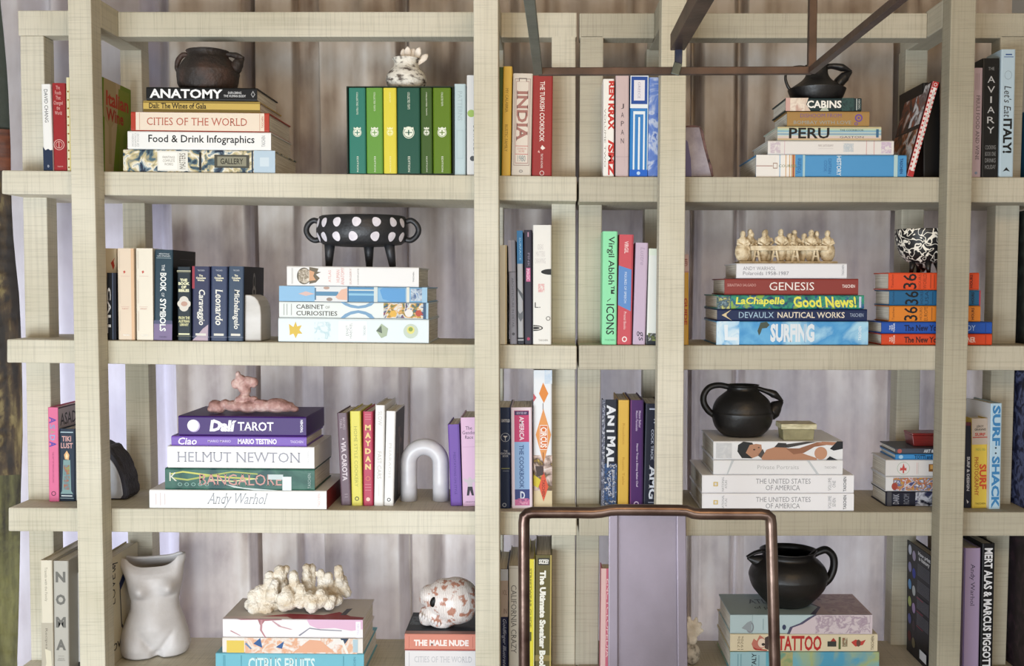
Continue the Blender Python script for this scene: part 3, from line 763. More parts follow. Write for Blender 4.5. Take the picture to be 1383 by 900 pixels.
# big black book behind, then the leaning one
V(1, (1247, 1270, 238.8, 1247, 112), '#0d0d0f', 'large black book standing in shadow behind the leaning red-and-white book', [], W=.17, Y=.105, group='books leaning against the right-hand front post, top shelf')
Vl = V(1, (1225, 1233, 238.8, 1260, 112), '#c23a3a', 'leaning book with red and white patterned spine and dark food-photo cover', [
    R(0, 1, 0, 1, '#e9d6d2')] + [R(.02 + .048 * i, .04 + .048 * i, .04, .34, '#c23a3a') for i in range(20)] + [R(.035 + .048 * i, .055 + .048 * i, .70, .96, '#c23a3a') for i in range(20)] + [
    R(.02, .98, .32, .72, '#ece4e0'), T('THE GREATEST RECIPES OF THE WORLD', .10, .72, .38, .64, '#4a4040', .0), R(0, .06, 0, 1, '#b63434'), R(.94, 1, 0, 1, '#b63434'), E(.03, .5, .3, .3, '#ece4e0', ring=.3),
    R(0, 1, 0, 1, '#2a2422', 'left'), R(.02, .5, .52, .98, 'art:#1d1a1c,#4a3a34,#8a4a30,#cfc8c4:30', 'left'), R(.52, .98, .55, .98, 'art:#c9c4cc,#e6e4e6,#6a5a5a,#a0522e:26', 'left'), R(.0, .98, .02, .5, 'art:#1d1a1c,#5a4a3c,#a8643a,#d8d4d2,#2a3a4a:28', 'left')], W=.17, Y=.066, group='books leaning against the right-hand front post, top shelf')
G = 'standing books in the right end bay, top shelf'
V(1, (1311, 1324.8, 239, 1314, 92), '#b5a0a8', 'mauve book lettered FRIULI FOOD AND WINE beside the post', [T('~FRIULI FOOD AND WINE', .25, .84, .4, .76, '#57484e', .0), R(.05, .2, .3, .34, '#8d7a82'), R(.05, .2, .45, .49, '#8d7a82'), R(.05, .2, .6, .64, '#8d7a82'), E(.96, .5, .14, .14, '#7c8aa0')], group=G)
V(1, (1325.4, 1347.8, 239, 1327.5, 79), '#121212', 'black book with six widely spaced capitals down its spine', [T('~THE', .075, .10, .34, .70, '#8a8a8a', 0, rot=90)] + [T(ch, .15 + .085 * i, .205 + .085 * i, .30, .74, '#b9b9b9', 0, rot=90) for i, ch in enumerate('AVIARY')] +
  [T(s, .73 + .055 * i, .765 + .055 * i, .2, .84, '#8a8a8a', 0, rot=90) for i, s in enumerate(['COOKING', 'BOOK ONE', 'DRINKS', 'HOLIDAY'])], group=G)
V(1, (1349, 1368.6, 239, 1352.5, 67), '#b4c8d4', "pale blue book lettered Let's Eat ITALY!", [R(.035, .045, .3, .74, '#33518a'), R(.055, .062, .2, .84, '#6a7ea6'), E(.2, .5, .3, .25, '#8d98a4', ring=.1), T("Let's Eat", .29, .53, .25, .75, '#33302e', .0, shear=2), T('ITALY!', .54, .81, .22, .84, '#1a1a1a', .04), PG([(.92, .5), (.955, .25), (.945, .5), (.955, .75)], '#1a1a1a')], W=.082, group=G)
V(1, (1404, 1420, 239, 1407, 143), '#1f5f86', 'blue book outside the end post at the right edge, top shelf', [], W=.19, group=G)

# ---------------------------------------------------------------- SECOND SHELF, left bay
G = 'standing books in the left bay of the second shelf'
V(2, (141, 157.5, 460, 140.5, 336), '#d2c2a4', 'cream book with small red bird, behind the short black book', [PG([(.16, .55), (.10, .9), (.14, .78), (.19, .86), (.24, .75)], '#b23a22')], Y=.11, group=G, W=.17)
V(2, (144, 157, 460, 143.5, 369), '#15161b', 'short black book with white script next to the dark post, second shelf', [T('CALL', .22, .9, .1, .45, '#e8e8e8', .02), R(0, 1, .62, .70, '#5d6a84'), R(0, 1, .7, 1, '#1a1e2c')], W=.03, group=G)
for (xb0, xb1, xt, cc, lab, side) in ((159.6, 182, 158, '#e2cfb8', 'peach-cream book with faint ornaments, nearer the post of two alike', '#dfb994'), (184.2, 207, 183, '#e8dfcd', 'ivory book with faint ornaments, next to the dark teal one', '#e8dfcd')):
    V(2, (xb0, xb1, 459.8, xt, 336), cc, lab, [R(0, 1, .82, 1, side), PG([(.24, .45), (.25, .35), (.275, .4), (.26, .5)], '#c4574a'), R(.30, .303, .2, .75, '#cf9f94'), R(.635, .638, .2, .7, '#cf9f94'), T('TAROT' if side != cc else 'ASTROLOGY', .65, .665, .25, .65, '#c47a70', 0, rot=90),
      R(.03, .22, .12, .16, '#d6c6b4'), R(.34, .6, .12, .16, '#d6c6b4'), R(.68, .9, .12, .16, '#d6c6b4'), T('TASCHEN', .935, .955, .3, .7, '#f6f2ea', .02, rot=90)], group=G)
V(2, (207.6, 232.4, 459.8, 208.8, 338), '#1f3a48', 'dark teal book lettered THE BOOK OF SYMBOLS with violet foot', [
    R(.82, 1, 0, 1, '#7f6f92'), R(.78, .82, 0, 1, '#4f5370'), T('REFLECTIONS', .04, .055, .25, .80, '#dfe4e4', 0, rot=90), T('ON IMAGES', .063, .078, .15, .85, '#dfe4e4', 0, rot=90), R(.09, .095, .1, .9, '#9fb0b4'),
    T('~THE', .165, .235, .40, .56, '#dfe4e4', .01), T('~BOOK', .255, .46, .32, .66, '#eef0ec', .03), T('~OF', .475, .52, .40, .56, '#dfe4e4', .0), T('~SYMBOLS', .54, .90, .32, .66, '#eef0ec', .03), T('TASCHEN', .955, .97, .3, .7, '#4b4660', 0, rot=90),
    R(0, 1, 0, 1, '#131518', 'right'), R(.3, .9, .9, .905, '#4a4c50', 'right')], group=G)
V(2, (239.5, 258, 459.8, 239, 361), '#17232a', 'dark book with gold lines and a pale four-lobed emblem', [
    R(.05, .06, 0, 1, '#d9d6b4'), R(.07, .076, 0, 1, '#8f8d74'), T('~THE\nBOOK\nOF\nBIBLES', .16, .34, .1, .92, '#e4e2bc', .06, rot=90), E(.46, .5, .34, .34, '#d9d2c6'), E(.50, .28, .26, .26, '#d9d2c6'), E(.50, .74, .26, .26, '#d9d2c6'), E(.54, .5, .34, .34, '#d9d2c6'), E(.50, .52, .18, .24, '#c09a88'),
    T('FROM THE\nAUSTRIAN\nLIBRARY', .67, .80, .1, .92, '#d3cf9e', .04, rot=90), R(.90, .92, .1, .9, '#e4e2bc'), R(.935, .94, 0, 1, '#8f8d74')], W=.19, group=G)
for (x0, x1, xt, cc, ti, lab, u1, foot) in ((259.4, 283, 259.6, '#2d3050', 'Caravaggio', 'dark indigo artist monograph with a red upper corner and pink foot', .79, 1), (284.4, 306.6, 284.8, '#333e5c', 'Leonardo', 'slate-blue artist monograph in the middle of the three matching ones', .79, 0), (307.6, 328.6, 308.6, '#35465c', 'Michelangelo', 'slate-blue artist monograph beside the marble bookend, its dark cover showing at the right', .84, 0)):
    its = [T('TASCHEN', .045, .065, .3, .7, '#c4c6cc', 0, rot=90), T('~The\nComplete\nWorks', .11, .20, .22, .78, '#e2dcc0', .05, rot=90), T('~' + ti, .31, u1, .28, .74, '#e9e6dc', .02, shear=1), R(.90, .93, .2, .8, '#dcd8cc'), R(.945, .95, 0, 1, '#8a8fa0')]
    if foot: its = [R(0, .3, 0, .14, '#9a3040'), PG([(1, 0), (1, .9), (.78, .92), (.84, .6), (.93, .3)], '#b9a4b0')] + its
    if ti == 'Michelangelo': its += [R(0, 1, 0, 1, '#15161a', 'right'), E(.5, .8, .06, .12, '#8a8884', 'right', ring=.4), E(.5, .66, .09, .08, '#9a9690', 'right', ring=.5)]
    V(2, (x0, x1, 460, xt, 360.4), cc, lab, its, W=.17, group=G)

Y3, top3 = H(2, [
    (376, 579, 462.8, 430, '#dfe8ea', 'thickest white-blue book with small flower pictures, bottom of the stack under the dotted bowl', [
        PG([(.075, .45), (.07, .75), (.10, .62), (.115, .85), (.125, .65), (.155, .7), (.14, .5), (.16, .35), (.13, .35), (.115, .15), (.10, .35), (.075, .28)], '#d9b94a'), R(.24, .35, .12, .85, 'art:#dfe8ea,#dfe8ea,#b6d2d8,#dfe8ea:60'),
        R(.40, .59, .08, .90, '#e9eeee'), R(.43, .545, .13, .85, '#f2f4f2'), T('ERNST\nHAECKEL', .45, .49, .18, .82, '#8f9698', .0, rot=90), T('TASCHEN', .565, .58, .3, .7, '#a9b0b2', 0, rot=90),
        PG([(.65, .5), (.685, .80), (.73, .6), (.72, .3), (.685, .2)], '#a9b79c'), PG([(.65, .5), (.685, .72), (.69, .4)], '#5f6a5c'), E(.88, .5, .30, .3, '#c4d0c0'), E(.88, .55, .16, .16, '#e0d87a'), E(.88, .58, .09, .09, '#8aa04e')], dict(W=.235)),
    (377, 578.5, 429.4, 407.6, '#e3e8e4', 'book lettered CABINET OF CURIOSITIES with arcs and curios printed at right', [
        T('~CABINET', .115, .30, .55, .82, '#4a463e', .01), T('~OF', .31, .34, .58, .74, '#6a665e', .0), T('~CURIOSITIES', .115, .39, .14, .42, '#4a463e', .01), R(.03, .035, .15, .85, '#a9aca8'), R(.05, .055, .15, .85, '#a9aca8'), R(.08, .085, .15, .85, '#a9aca8'),
        PG([(.41, 1), (.44, .8), (.48, .66), (.53, .6), (.58, .66), (.62, .8), (.64, 1), (.61, 1), (.58, .84), (.53, .76), (.48, .84), (.44, 1)], '#7ba2c2'), PG([(.41, 0), (.44, .25), (.48, .42), (.53, .5), (.58, .42), (.62, .25), (.64, 0), (.61, 0), (.58, .22), (.53, .33), (.48, .22), (.44, 0)], '#7ba2c2'),
        R(.70, .965, .04, .96, 'art:#3c5480,#6a7a4c,#d8a04c,#dfe3e0,#3a4a70,#b04a3c:55'), E(.765, .3, .22, .2, '#e0b04a'), E(.87, .35, .25, .24, '#e6e2dc'), E(.935, .35, .20, .2, '#b8503c'), R(.965, .985, 0, 1, '#3c5a78'), R(.985, 1, 0, 1, '#a6c4d6')], dict(W=.235)),
    (377, 577, 407.4, 387, '#86b4d6', 'blue-and-white illustrated book directly above CABINET OF CURIOSITIES', [
        R(.0, .24, 0, 1, '#8fbbdc'), PG([(.13, .5), (.18, .66), (.24, .5), (.18, .36)], '#d8b8b0'), R(.24, .46, .0, 1, '#dfe0e0'), R(.24, .40, .38, .66, '#5d8cac'), R(.24, .25, .1, .9, '#5d7c94'), E(.34, .15, .2, .12, '#9a8a80'), E(.32, .9, .2, .1, '#b89a8c'),
        PG([(.38, .3), (.42, .8), (.46, .9), (.46, .1), (.40, .15)], '#e2b8a2'), R(.463, .47, 0, 1, '#3c5c78'), R(.47, .64, .05, .95, '#5a92bc'), R(.47, .64, .42, .56, '#8fc0da'), R(.47, .64, .74, .82, '#d6dcd4'),
        PG([(.68, .8), (.70, .2), (.76, .04), (.85, .04), (.85, .9), (.70, .95)], '#5f9cd0'), R(.64, .665, .0, 1, '#cfd8d6'), R(.86, .88, 0, 1, '#dcdcd2'), R(.89, .965, .1, .9, 'art:#5f86b8,#c8d2d8,#3c5c8c:60'), R(.965, 1, 0, 1, '#9cc0d8')], dict(W=.235)),
    (387.5, 565.5, 386.2, 359.4, '#eae8e6', 'white book with a small horned-head picture, top of the stack under the dotted bowl', [
        E(.13, .5, .36, .42, '#6a6254'), E(.135, .5, .30, .36, '#cfc4b2'), R(.09, .165, .22, .8, 'art:#cfc4b2,#8a7c68,#e2d8c8:90'), PG([(.17, .95), (.24, .88), (.23, .72), (.26, .7), (.22, .58), (.25, .4), (.22, .18), (.17, .1)], '#6f6452'), PG([(.17, .8), (.21, .7), (.2, .5), (.22, .3), (.17, .25)], '#d4a27c'),
        T('ATLAS', .315, .335, .2, .8, '#e2a49c', 0, rot=90), T('HUMAN\nANATOMY', .375, .435, .08, .95, '#dfa098', 0, rot=90), T('SURGERY', .475, .49, .1, .9, '#c9a49c', 0, rot=90), T('COMPLETE', .535, .545, .1, .9, '#a09c98', 0, rot=90), R(.035, .045, .1, .9, '#d0ceca'), T('TASCHEN', .955, .965, .25, .75, '#6a6866', 0, rot=90)], dict(W=.22)),
], 'stack under the dotted bowl')

G = 'standing books right of the middle post, second shelf'
V(2, (670, 684.4, 464.3, 670, 331.5), '#e9e3cf', 'cream book half behind the post, second shelf', [R(0, 1, .86, 1, '#cdb98c'), R(.4, .6, .2, .3, '#5a6a44')], group=G)
V(2, (688.8, 698.6, 464.5, 686.2, 325), '#85828a', 'thin grey book with dark lettering below a line', [R(.30, .306, 0, 1, '#4a484c'), R(0, .30, 0, .4, '#9d969c'), T('ARCHITECTURE IN DETAIL', .36, .84, .35, .65, '#55565c', .01), E(.90, .5, .2, .2, '#4a484c')], group=G)
V(2, (699.6, 707.4, 464.5, 698, 312), '#a9a9ab', 'thin book with blue top and grey photographic lower spine', [R(0, .29, 0, 1, '#2f6c98'), T('SURFACE', .06, .26, .4, .7, '#9cc0d4', 0), PG([(.5, 0), (.52, 0), (.62, 1), (.56, 1)], '#55585c'), PG([(.75, 0), (.80, .5), (.76, 1), (.70, 1), (.73, .4), (.70, 0)], '#66686c'), R(.94, 1, 0, 1, '#2c2c34'), R(.955, .965, 0, 1, '#b9b9bb')], group=G)
V(2, (708.4, 719.2, 464.8, 707.6, 311), '#2e2a38', 'dark plum-grey book with a pink title block', [T('PINK', .20, .32, .45, .7, '#8d8094', .0), R(.33, .45, .25, .78, '#c05c8c'), T('MAGIC', .34, .44, .3, .7, '#ecc4d6', .02), R(.02, .06, .45, .6, '#b98aa0'), E(.95, .5, .2, .2, '#a83a5c')], group=G)
V(2, (719.8, 744.8, 464.8, 719.8, 304.4), '#eae7e0', 'tall white book with black ink marks and a pink sketch', [T('IDEAS\nMATTERS\nDRAWING', .16, .32, .12, .68, '#cfc9c6', 0, rot=90), E(.39, .98, .16, .55, '#222222'), R(.49, .56, .28, .62, 'art:#eae7e0,#e0a4a4,#eae7e0:160'), T('L.', .645, .69, .1, .4, '#2a2a2a', .0, rot=90), E(.86, .04, .16, .5, '#2f2c2a'), E(.86, .12, .1, .35, '#dcd8d0', ring=.3), E(.78, .82, .12, .12, '#6e6a64', ring=.3), T('TASCHEN', .955, .97, .3, .8, '#9a968e', 0, rot=90)], group=G)

# ---------------------------------------------------------------- SECOND SHELF, right unit
G = 'standing books left of the second bookcase post, second shelf'
V(2, (812.6, 832.8, 465, 814, 313), '#8fe0ac', 'mint green book with large dark lettering ending in ICONS', W=.083, items=[T('Virgil Abloh\u2122', .045, .55, .28, .82, '#24342c', .012), PG([(.588, .58), (.612, .34), (.620, .34), (.596, .58)], '#24342c'), T('ICONS', .64, .91, .28, .82, '#24342c', .012), T('TASCHEN', .95, .965, .2, .85, '#4f8a66', 0, rot=90)], group=G)
V(2, (833.6, 852.8, 465.2, 836.4, 317.4), '#c8505a', 'coral red book with a slanted blue middle band', [PG([(.28, 0), (.32, 1), (.70, 1), (.64, 0)], '#5f8cc8'), T('VIRGIL', .06, .17, .38, .66, '#f0d0d0', .02), T('FIGURES OF SPEECH', .34, .62, .42, .58, '#dce4f0', .0), T('Prestel Books', .70, .86, .42, .6, '#f0d0d0', .0), E(.95, .5, .2, .18, '#f4e2e0', ring=.4), R(0, 1, .9, 1, '#a83c48')], group=G)
V(2, (854.4, 871.4, 465.2, 858.6, 328.6), '#c4b0c6', 'lilac book with faint script, leaning slightly', [T('Lustre', .05, .22, .4, .75, '#a796ac', .0, shear=3), T('gs', .87, .96, .3, .8, '#4a4452', .0, shear=3)], group=G)
V(2, (873, 892, 465.2, 876.5, 336.5), '#e6e8e2', 'white book with a dark picture at its foot, beside the lilac book', [R(0, .07, 0, 1, '#dfe8d8'), R(.90, 1, 0, 1, '#22262e'), R(.88, .96, .1, .9, 'art:#e6e8e2,#2a2e34,#9aa65a:90')], group=G)
V(2, (921, 930.2, 465.5, 921, 344), '#d5a53e', 'yellow book with a pinkish top, just right of the second post', [R(0, .20, 0, 1, '#c9aaa6'), T('RED', .05, .13, .3, .8, '#8a4a48', .02), R(.19, .195, 0, 1, '#a84a3c'), T('GUIDE', .48, .78, .3, .8, '#b8502c', .04)], group='yellow guide beside the second post')

Y4, top4 = H(2, [
    (967.5, 1172.3, 465.8, 433.8, 'art:#3f8fca,#6ab0dc,#4a98d0,#a8d4ea:9', 'thick blue book lettered SURFING at the bottom of its stack', [
        R(.0, .15, 0, 1, 'art:#5fa8dc,#bcdcf0,#d8eaf4,#6ab0e0:26'), PG([(.05, .85), (.055, .2), (.14, .2), (.14, .32), (.075, .34), (.075, .85)], '#e6eef4'), PG([(.27, .6), (.29, .95), (.33, .98), (.35, .85), (.33, .72), (.30, .7), (.29, .5), (.28, .4)], '#4a5448'),
        T('SURFING', .355, .645, .12, .90, '#dfe6ec', .05), R(.58, .585, .1, .9, '#5a9ccc'), T('TASCHEN', .935, .955, .2, .8, '#e0ecf4', .02, rot=90)], dict(W=.20)),
    (968.5, 1171, 433.2, 417, '#16264f', 'navy book lettered NAUTICAL WORKS with a gold fin emblem', [
        PG([(.03, .5), (.095, .96), (.06, .56), (.065, .5), (.06, .44), (.10, .04)], '#d8c49a'), T('~DEVAULX', .145, .38, .26, .76, '#a9c6dc', .0), T('~NAUTICAL WORKS', .40, .85, .26, .76, '#e8dcc8', .01), T('TASCHEN', .885, .975, .36, .66, '#a9b6cc', .0)], dict(W=.205)),
    (968, 1167, 416.6, 398, 'art:#1c3a6a,#2c7a6c,#3c9c78,#1f4a8c,#8ab04c:45', 'blue-green painted book with handwritten yellow Good News lettering', [
        R(0, .09, 0, .9, 'art:#8aa0a8,#2c4a5c,#c4c47a:120'), T('LaChapelle', .13, .46, .18, .86, '#e6e25a', .03, shear=1), T('Good News!', .52, .945, .1, .92, '#e6e25a', .03, shear=-1), R(.965, .98, .1, .9, '#c4c8e0')], dict(W=.20)),
    (978.5, 1159, 397.2, 375.4, '#8c3a34', 'brick red book lettered GENESIS', [
        T('SEBASTIAO SALGADO', .02, .235, .52, .68, '#d4a49c', .0), T('~GENESIS', .335, .67, .28, .78, '#f2e8e2', .0), T('TASCHEN', .88, .975, .44, .64, '#ecdad4', .02), R(0, 1, 0, .04, '#5c2420')], dict(W=.19)),
    (994.5, 1143.5, 374.8, 354.4, '#e6e6ea', 'white book lettered with the years 1958-1987 under the carved figures', [
        T('ANDY WARHOL', .06, .355, .54, .78, '#8e8e94', .0), T('Polaroids 1958-1987', .06, .475, .22, .46, '#7e7e86', .0), T('TASCHEN', .955, .975, .2, .9, '#7e7e86', 0, rot=90)], dict(W=.17)),
], 'stack under the carved figures')

NYI = lambda c1: [T('NEW YORK', .03, .05, .1, .9, c1, 0, rot=90)]
Y5, top5 = H(2, [
    (1190.5, 1339.5, 465.8, 450.4, '#d0461f', 'orange-red cartoon anthology at the bottom of the stack behind the right post', [T('THE\nNEW\nYORKER', .07, .12, .1, .9, '#f0dcd0', .02, rot=90), T('~The New Yorker', .205, .60, .22, .74, '#45201a', .03), T('CARTOONER', .62, .85, .24, .72, '#f0dcd0', .01), R(.94, .945, .1, .9, '#8a2a14')], dict(W=.12)),
    (1190.5, 1339.5, 450, 434.2, '#2050a8', 'royal blue cartoon anthology, second from the bottom behind the right post', [T('THE\nNEW\nYORKER', .07, .12, .1, .9, '#dfe4f0', .02, rot=90), T('~The New Yorker', .205, .60, .22, .74, '#16224c', .03), T('COMEDY', .62, .85, .24, .72, '#9ab4e4', .01), R(.94, .945, .1, .9, '#143474')], dict(W=.12)),
    (1201, 1324, 433.8, 412.4, '#d9812a', 'amber travel book with a big black 36, middle of the three', [T('Taschen', .03, .055, .1, .9, '#6a3a14', 0, rot=90), T('36', .16, .31, .06, .94, '#1c1a1c', .01, rot=90), T('HOURS', .33, .36, .1, .9, '#7a4a1c', 0, rot=90), T('EUROPE', .38, .42, .06, .94, '#7a4a1c', 0, rot=90), R(.46, .47, .1, .9, '#a0602a'), R(.775, .785, .2, .6, '#2a1a10'), T('HOURS', .9, .93, .12, .88, '#5a3010', .02, rot=90)], dict(W=.115)),
    (1201, 1324, 412, 391.4, '#22628e', 'blue travel book with a big black 36', [T('Taschen', .03, .055, .1, .9, '#123a5a', 0, rot=90), T('36', .17, .32, .06, .94, '#16181c', .01, rot=90), T('HOURS', .34, .37, .1, .9, '#123a5a', 0, rot=90), T('USA', .39, .43, .06, .94, '#123a5a', 0, rot=90), R(.47, .48, .1, .9, '#174a70'), T('HOURS', .9, .93, .12, .88, '#101c2c', .02, rot=90), R(.985, 1, 0, 1, '#b83a4a')], dict(W=.115)),
    (1200, 1322, 391, 367.6, '#dc5028', 'orange travel book with a big black 36 under the squiggle bowl', [T('Taschen', .03, .055, .1, .9, '#7a2410', 0, rot=90), T('36', .16, .31, .06, .94, '#1c1a1c', .01, rot=90), T('HOURS', .33, .36, .1, .9, '#8a3418', 0, rot=90), T('WORLD', .38, .42, .06, .94, '#8a3418', 0, rot=90), R(.46, .47, .1, .9, '#a04020'), R(.5, .51, .1, .9, '#a04020'), T('HOURS', .9, .93, .12, .88, '#5a1c10', .02, rot=90)], dict(W=.115)),
], 'stack under the squiggle bowl')

# ---------------------------------------------------------------- THIRD SHELF, left unit
G = 'standing books outside the front post, third shelf'
V(3, (65.6, 79.8, 678, 64, 551), '#dd6f96', 'pink book with blue and violet title letters, its cover lettered ASADA', [
    T('A', .10, .17, .15, .8, '#6a4aa0', .03), T('S', .18, .23, .2, .7, '#8a9ac0', .02), T('A', .24, .28, .2, .7, '#b09a8c', .02), T('D', .29, .35, .2, .7, '#8fa8d0', .02), T('A', .36, .42, .15, .8, '#5a4aa8', .03), T('THE ART OF MEXICAN GRILLING', .47, .80, .42, .56, '#a04a70', .0), E(.915, .5, .22, .22, '#5a2c40', ring=.3),
    R(0, 1, 0, 1, '#8f7c82', 'right'), R(0, 1, .76, .985, '#b3a5a6', 'right'), T('ASADA', .06, .75, .80, .93, '#2c2528', .01, face='right'), R(0, 1, .985, 1, '#2c2030', 'right')], W=.16, group=G)
V(3, (79.8, 101, 677.6, 79.6, 580), '#16283c', 'navy book with a candle picture and jagged pink title', [
    R(.04, .055, .1, .9, '#a9bcc4'), T('TIKI\nLUST', .10, .27, .12, .88, '#d0a09a', .03, rot=90), PG([(.30, .5), (.36, .32), (.42, .38), (.43, .62), (.36, .66)], '#e2b07a'), PG([(.33, .5), (.38, .42), (.42, .5), (.38, .58)], '#f0dcae'),
    PG([(.43, .28), (.43, .72), (.86, .78), (.90, .9), (.90, .1), (.86, .2)], '#7f9c9a'), R(.5, .84, .3, .68, 'art:#7f9c9a,#6a8a8c,#a8604a,#8a9a60:70'), R(.92, .935, .15, .85, '#d9e0e0'), R(.955, .965, .05, .95, '#8fa2ac')], W=.14, group=G)
V(3, (102, 113, 677, 101.6, 578), '#d6d2c8', 'thin pale book edge just visible left of the front post, third shelf', [], W=.14, group=G)

Y6, top6 = H(3, [
    (202, 441, 688, 662.3, '#f0eeea', 'large white book with grey handwriting and dark red end, bottom of the purple-topped stack', [
        T('~Andy Warhol', .33, .66, .08, .84, '#a3a6ac', .0, shear=3), R(.035, .04, .2, .8, '#d8c4c4'), R(.06, .065, .15, .85, '#d8c8c8'), R(.085, .09, .2, .8, '#d8c8c8'), T('TASCHEN', .95, .965, .15, .85, '#e0b8b4', 0, rot=90), R(0, 1, 0, 1, '#8a2c2c', 'end')], dict(W=.23, closed=True)),
    (223, 425, 661.6, 632.2, 'art:#173f38,#24584a,#3c6a5a,#1c4a48:14', 'dark green book with tangled yellow light trails', [
        PG([(.04, .70), (.12, .80), (.25, .68), (.42, .55), (.60, .5), (.60, .56), (.42, .62), (.25, .76), (.12, .87), (.04, .76)], '#c9c862'), PG([(.05, .5), (.15, .42), (.3, .62), (.45, .82), (.62, .72), (.62, .78), (.45, .88), (.3, .7), (.15, .5), (.05, .58)], '#a8b05a'),
        PG([(.30, .45), (.45, .38), (.62, .52), (.62, .56), (.45, .44), (.30, .5)], '#d8d8a0'), T('~BANGALORE', .23, .78, .22, .74, '#c9948c', .0), T('K', .03, .08, .4, .8, '#d8d8c8', .0),
        E(.10, .25, .10, .08, '#8ab0a4', ring=.3), E(.145, .25, .10, .08, '#8ab0a4', ring=.3), E(.19, .25, .10, .08, '#8ab0a4', ring=.3), E(.235, .25, .10, .08, '#8ab0a4', ring=.3), E(.28, .25, .10, .08, '#8ab0a4', ring=.3),
        R(.69, .79, .5, .74, '#c4d0d0'), R(.785, .845, .0, .64, '#dfe6e6'), PG([(.40, .28), (.52, .12), (.76, .0), (.60, 0), (.46, .12)], '#c9d4d0'), T('TASCHEN', .955, .975, .1, .8, '#a8bab4', 0, rot=90)], dict(W=.19)),
    (226.5, 424.5, 631.6, 601.6, '#eeecea', 'thick white book with long thin grey capitals, middle of the purple-topped stack', [T('~HELMUT NEWTON', .065, .905, .28, .74, '#9a9aa4', .0), T('TASCHEN', .95, .965, .2, .8, '#c9c9cc', 0, rot=90)], dict(W=.20, closed=True)),
    (231.5, 414, 601, 587.4, '#7a58b4', 'thin violet book lettered Ciao beneath the dark purple box', [T('Ciao', .05, .19, .12, .84, '#ece6f4', .02, shear=3), T('MARIO MARIO', .27, .44, .38, .62, '#d8ccec', .01), T('~MARIO TESTINO', .49, .78, .22, .76, '#ece6f4', .04), T('TASCHEN', .88, .975, .36, .62, '#d8ccec', .01)], dict(W=.185)),
    (241, 413.5, 587, 560, '#3a1466', 'dark purple box lettered TAROT with a white moon disc, under the clay figure', [
        E(.12, .5, .32, .32, '#b9a8d0'), E(.115, .52, .29, .29, '#f2f0ee'), T("Dal\u00ed", .25, .45, .22, .80, '#f2eef6', .05, shear=3), PG([(.26, .78), (.40, .34), (.42, .38), (.28, .84)], '#f2eef6'), T('~TAROT', .465, .745, .26, .72, '#f4f0f8', .02), T('TASCHEN', .955, .975, .2, .84, '#f2eef6', .03, rot=90)], dict(W=.20, closed=True)),
], 'stack under the clay figure')

G = 'standing books between the purple-topped stack and the marble arch'
V(3, (460.6, 474.4, 683, 455, 558.6), '#6d5862', 'dusty plum book with white lettering, leaning at the left of the row by the arch', [T('RECIPES\nTABLE', .05, .18, .25, .75, '#b3a2aa', .0), T('~\u2022 VIA CAROTA', .27, .74, .26, .76, '#d9ccd2', .03), R(.88, .885, .4, .7, '#b3a2aa'), R(.91, .915, .4, .7, '#b3a2aa')], group=G)
V(3, (475, 489.6, 683.8, 472.4, 556), '#dcd25a', 'lemon yellow book beside the plum one', [T('HOME STYLE COOKERY', .16, .80, .34, .64, '#a3a04a', .0), E(.925, .5, .2, .2, '#5f5c2c', ring=.4)], group=G)
V(3, (490.6, 504, 683.8, 490, 556.4), '#b83c56', 'crimson book lettered MAYDAN in stacked yellow letters', [R(.03, .035, .2, .8, '#dc8a94'), R(.055, .06, .2, .8, '#dc8a94'), R(.08, .085, .2, .8, '#dc8a94')] + [T(ch, .14 + .083 * i, .20 + .083 * i, .22, .80, '#e6c888', .05, rot=90) for i, ch in enumerate('MAYDAN')] + [E(.71, .5, .26, .26, '#cc6a60', ring=.4), R(.77, .775, .2, .8, '#dc8a94'), R(.80, .805, .2, .8, '#dc8a94'), R(.83, .835, .2, .8, '#dc8a94'), E(.93, .5, .2, .2, '#f0c8b8')], group=G)
V(3, (505, 518, 684, 506.8, 548), '#eceae6', 'taller white paperback beside the crimson book', [T('SLOW', .06, .20, .3, .72, '#c4c0bc', .0), T('FAST CARS', .46, .73, .3, .72, '#c0bcb6', .0), R(.78, .9, .48, .52, '#d6d2cc')], group=G)
V(3, (518.6, 531.4, 684, 521.6, 556), '#efedea', 'white book whose dark photographic cover shows beside the marble arch', [T('PHARAOH', .34, .70, .36, .66, '#cfccc6', .0), E(.935, .5, .2, .2, '#4a4a4a', ring=.4),
    R(.04, .98, .01, .985, '#2a2623', 'right'), R(.2, .8, .1, .8, 'art:#2a2623,#3a302a,#2a2623,#6a5044:18', 'right'), PG([(.50, .05), (.42, .4), (.5, .8), (.58, .4), (.62, .05)], '#7a6a60', 'right')], W=.16, group=G)
G = 'standing books right of the marble arch'
V(3, (608.6, 624, 684, 604.6, 574), '#6f4aa4', 'purple book leaning toward the marble arch', [T('MEDITATIONS ON STYLE', .34, .86, .4, .6, '#4a2c80', .0), R(0, 1, .86, 1, '#5f3c90')], group=G)
V(3, (625, 646, 684.4, 621.8, 564.6), '#dfb8d4', 'pale pink book with a small figure printed near its foot', [T('~The\nGender\nRace', .10, .24, .1, .95, '#4a3c50', .0, rot=90), R(.33, .333, .1, .95, '#b98ab0'), PG([(.70, .3), (.68, .1), (.715, .12), (.74, .35), (.78, .35), (.78, .65), (.74, .65), (.715, .95), (.68, .9), (.70, .7)], '#cfc4c8'), PG([(.78, .35), (.88, .28), (.88, .42), (.82, .5), (.88, .6), (.88, .74), (.78, .65)], '#2c2830'), E(.69, .5, .10, .1, '#cfc4c8'), T('PRESTEL', .945, .96, .2, .9, '#7a5a74', 0, rot=90)], group=G)
G = 'standing books right of the middle post, third shelf'
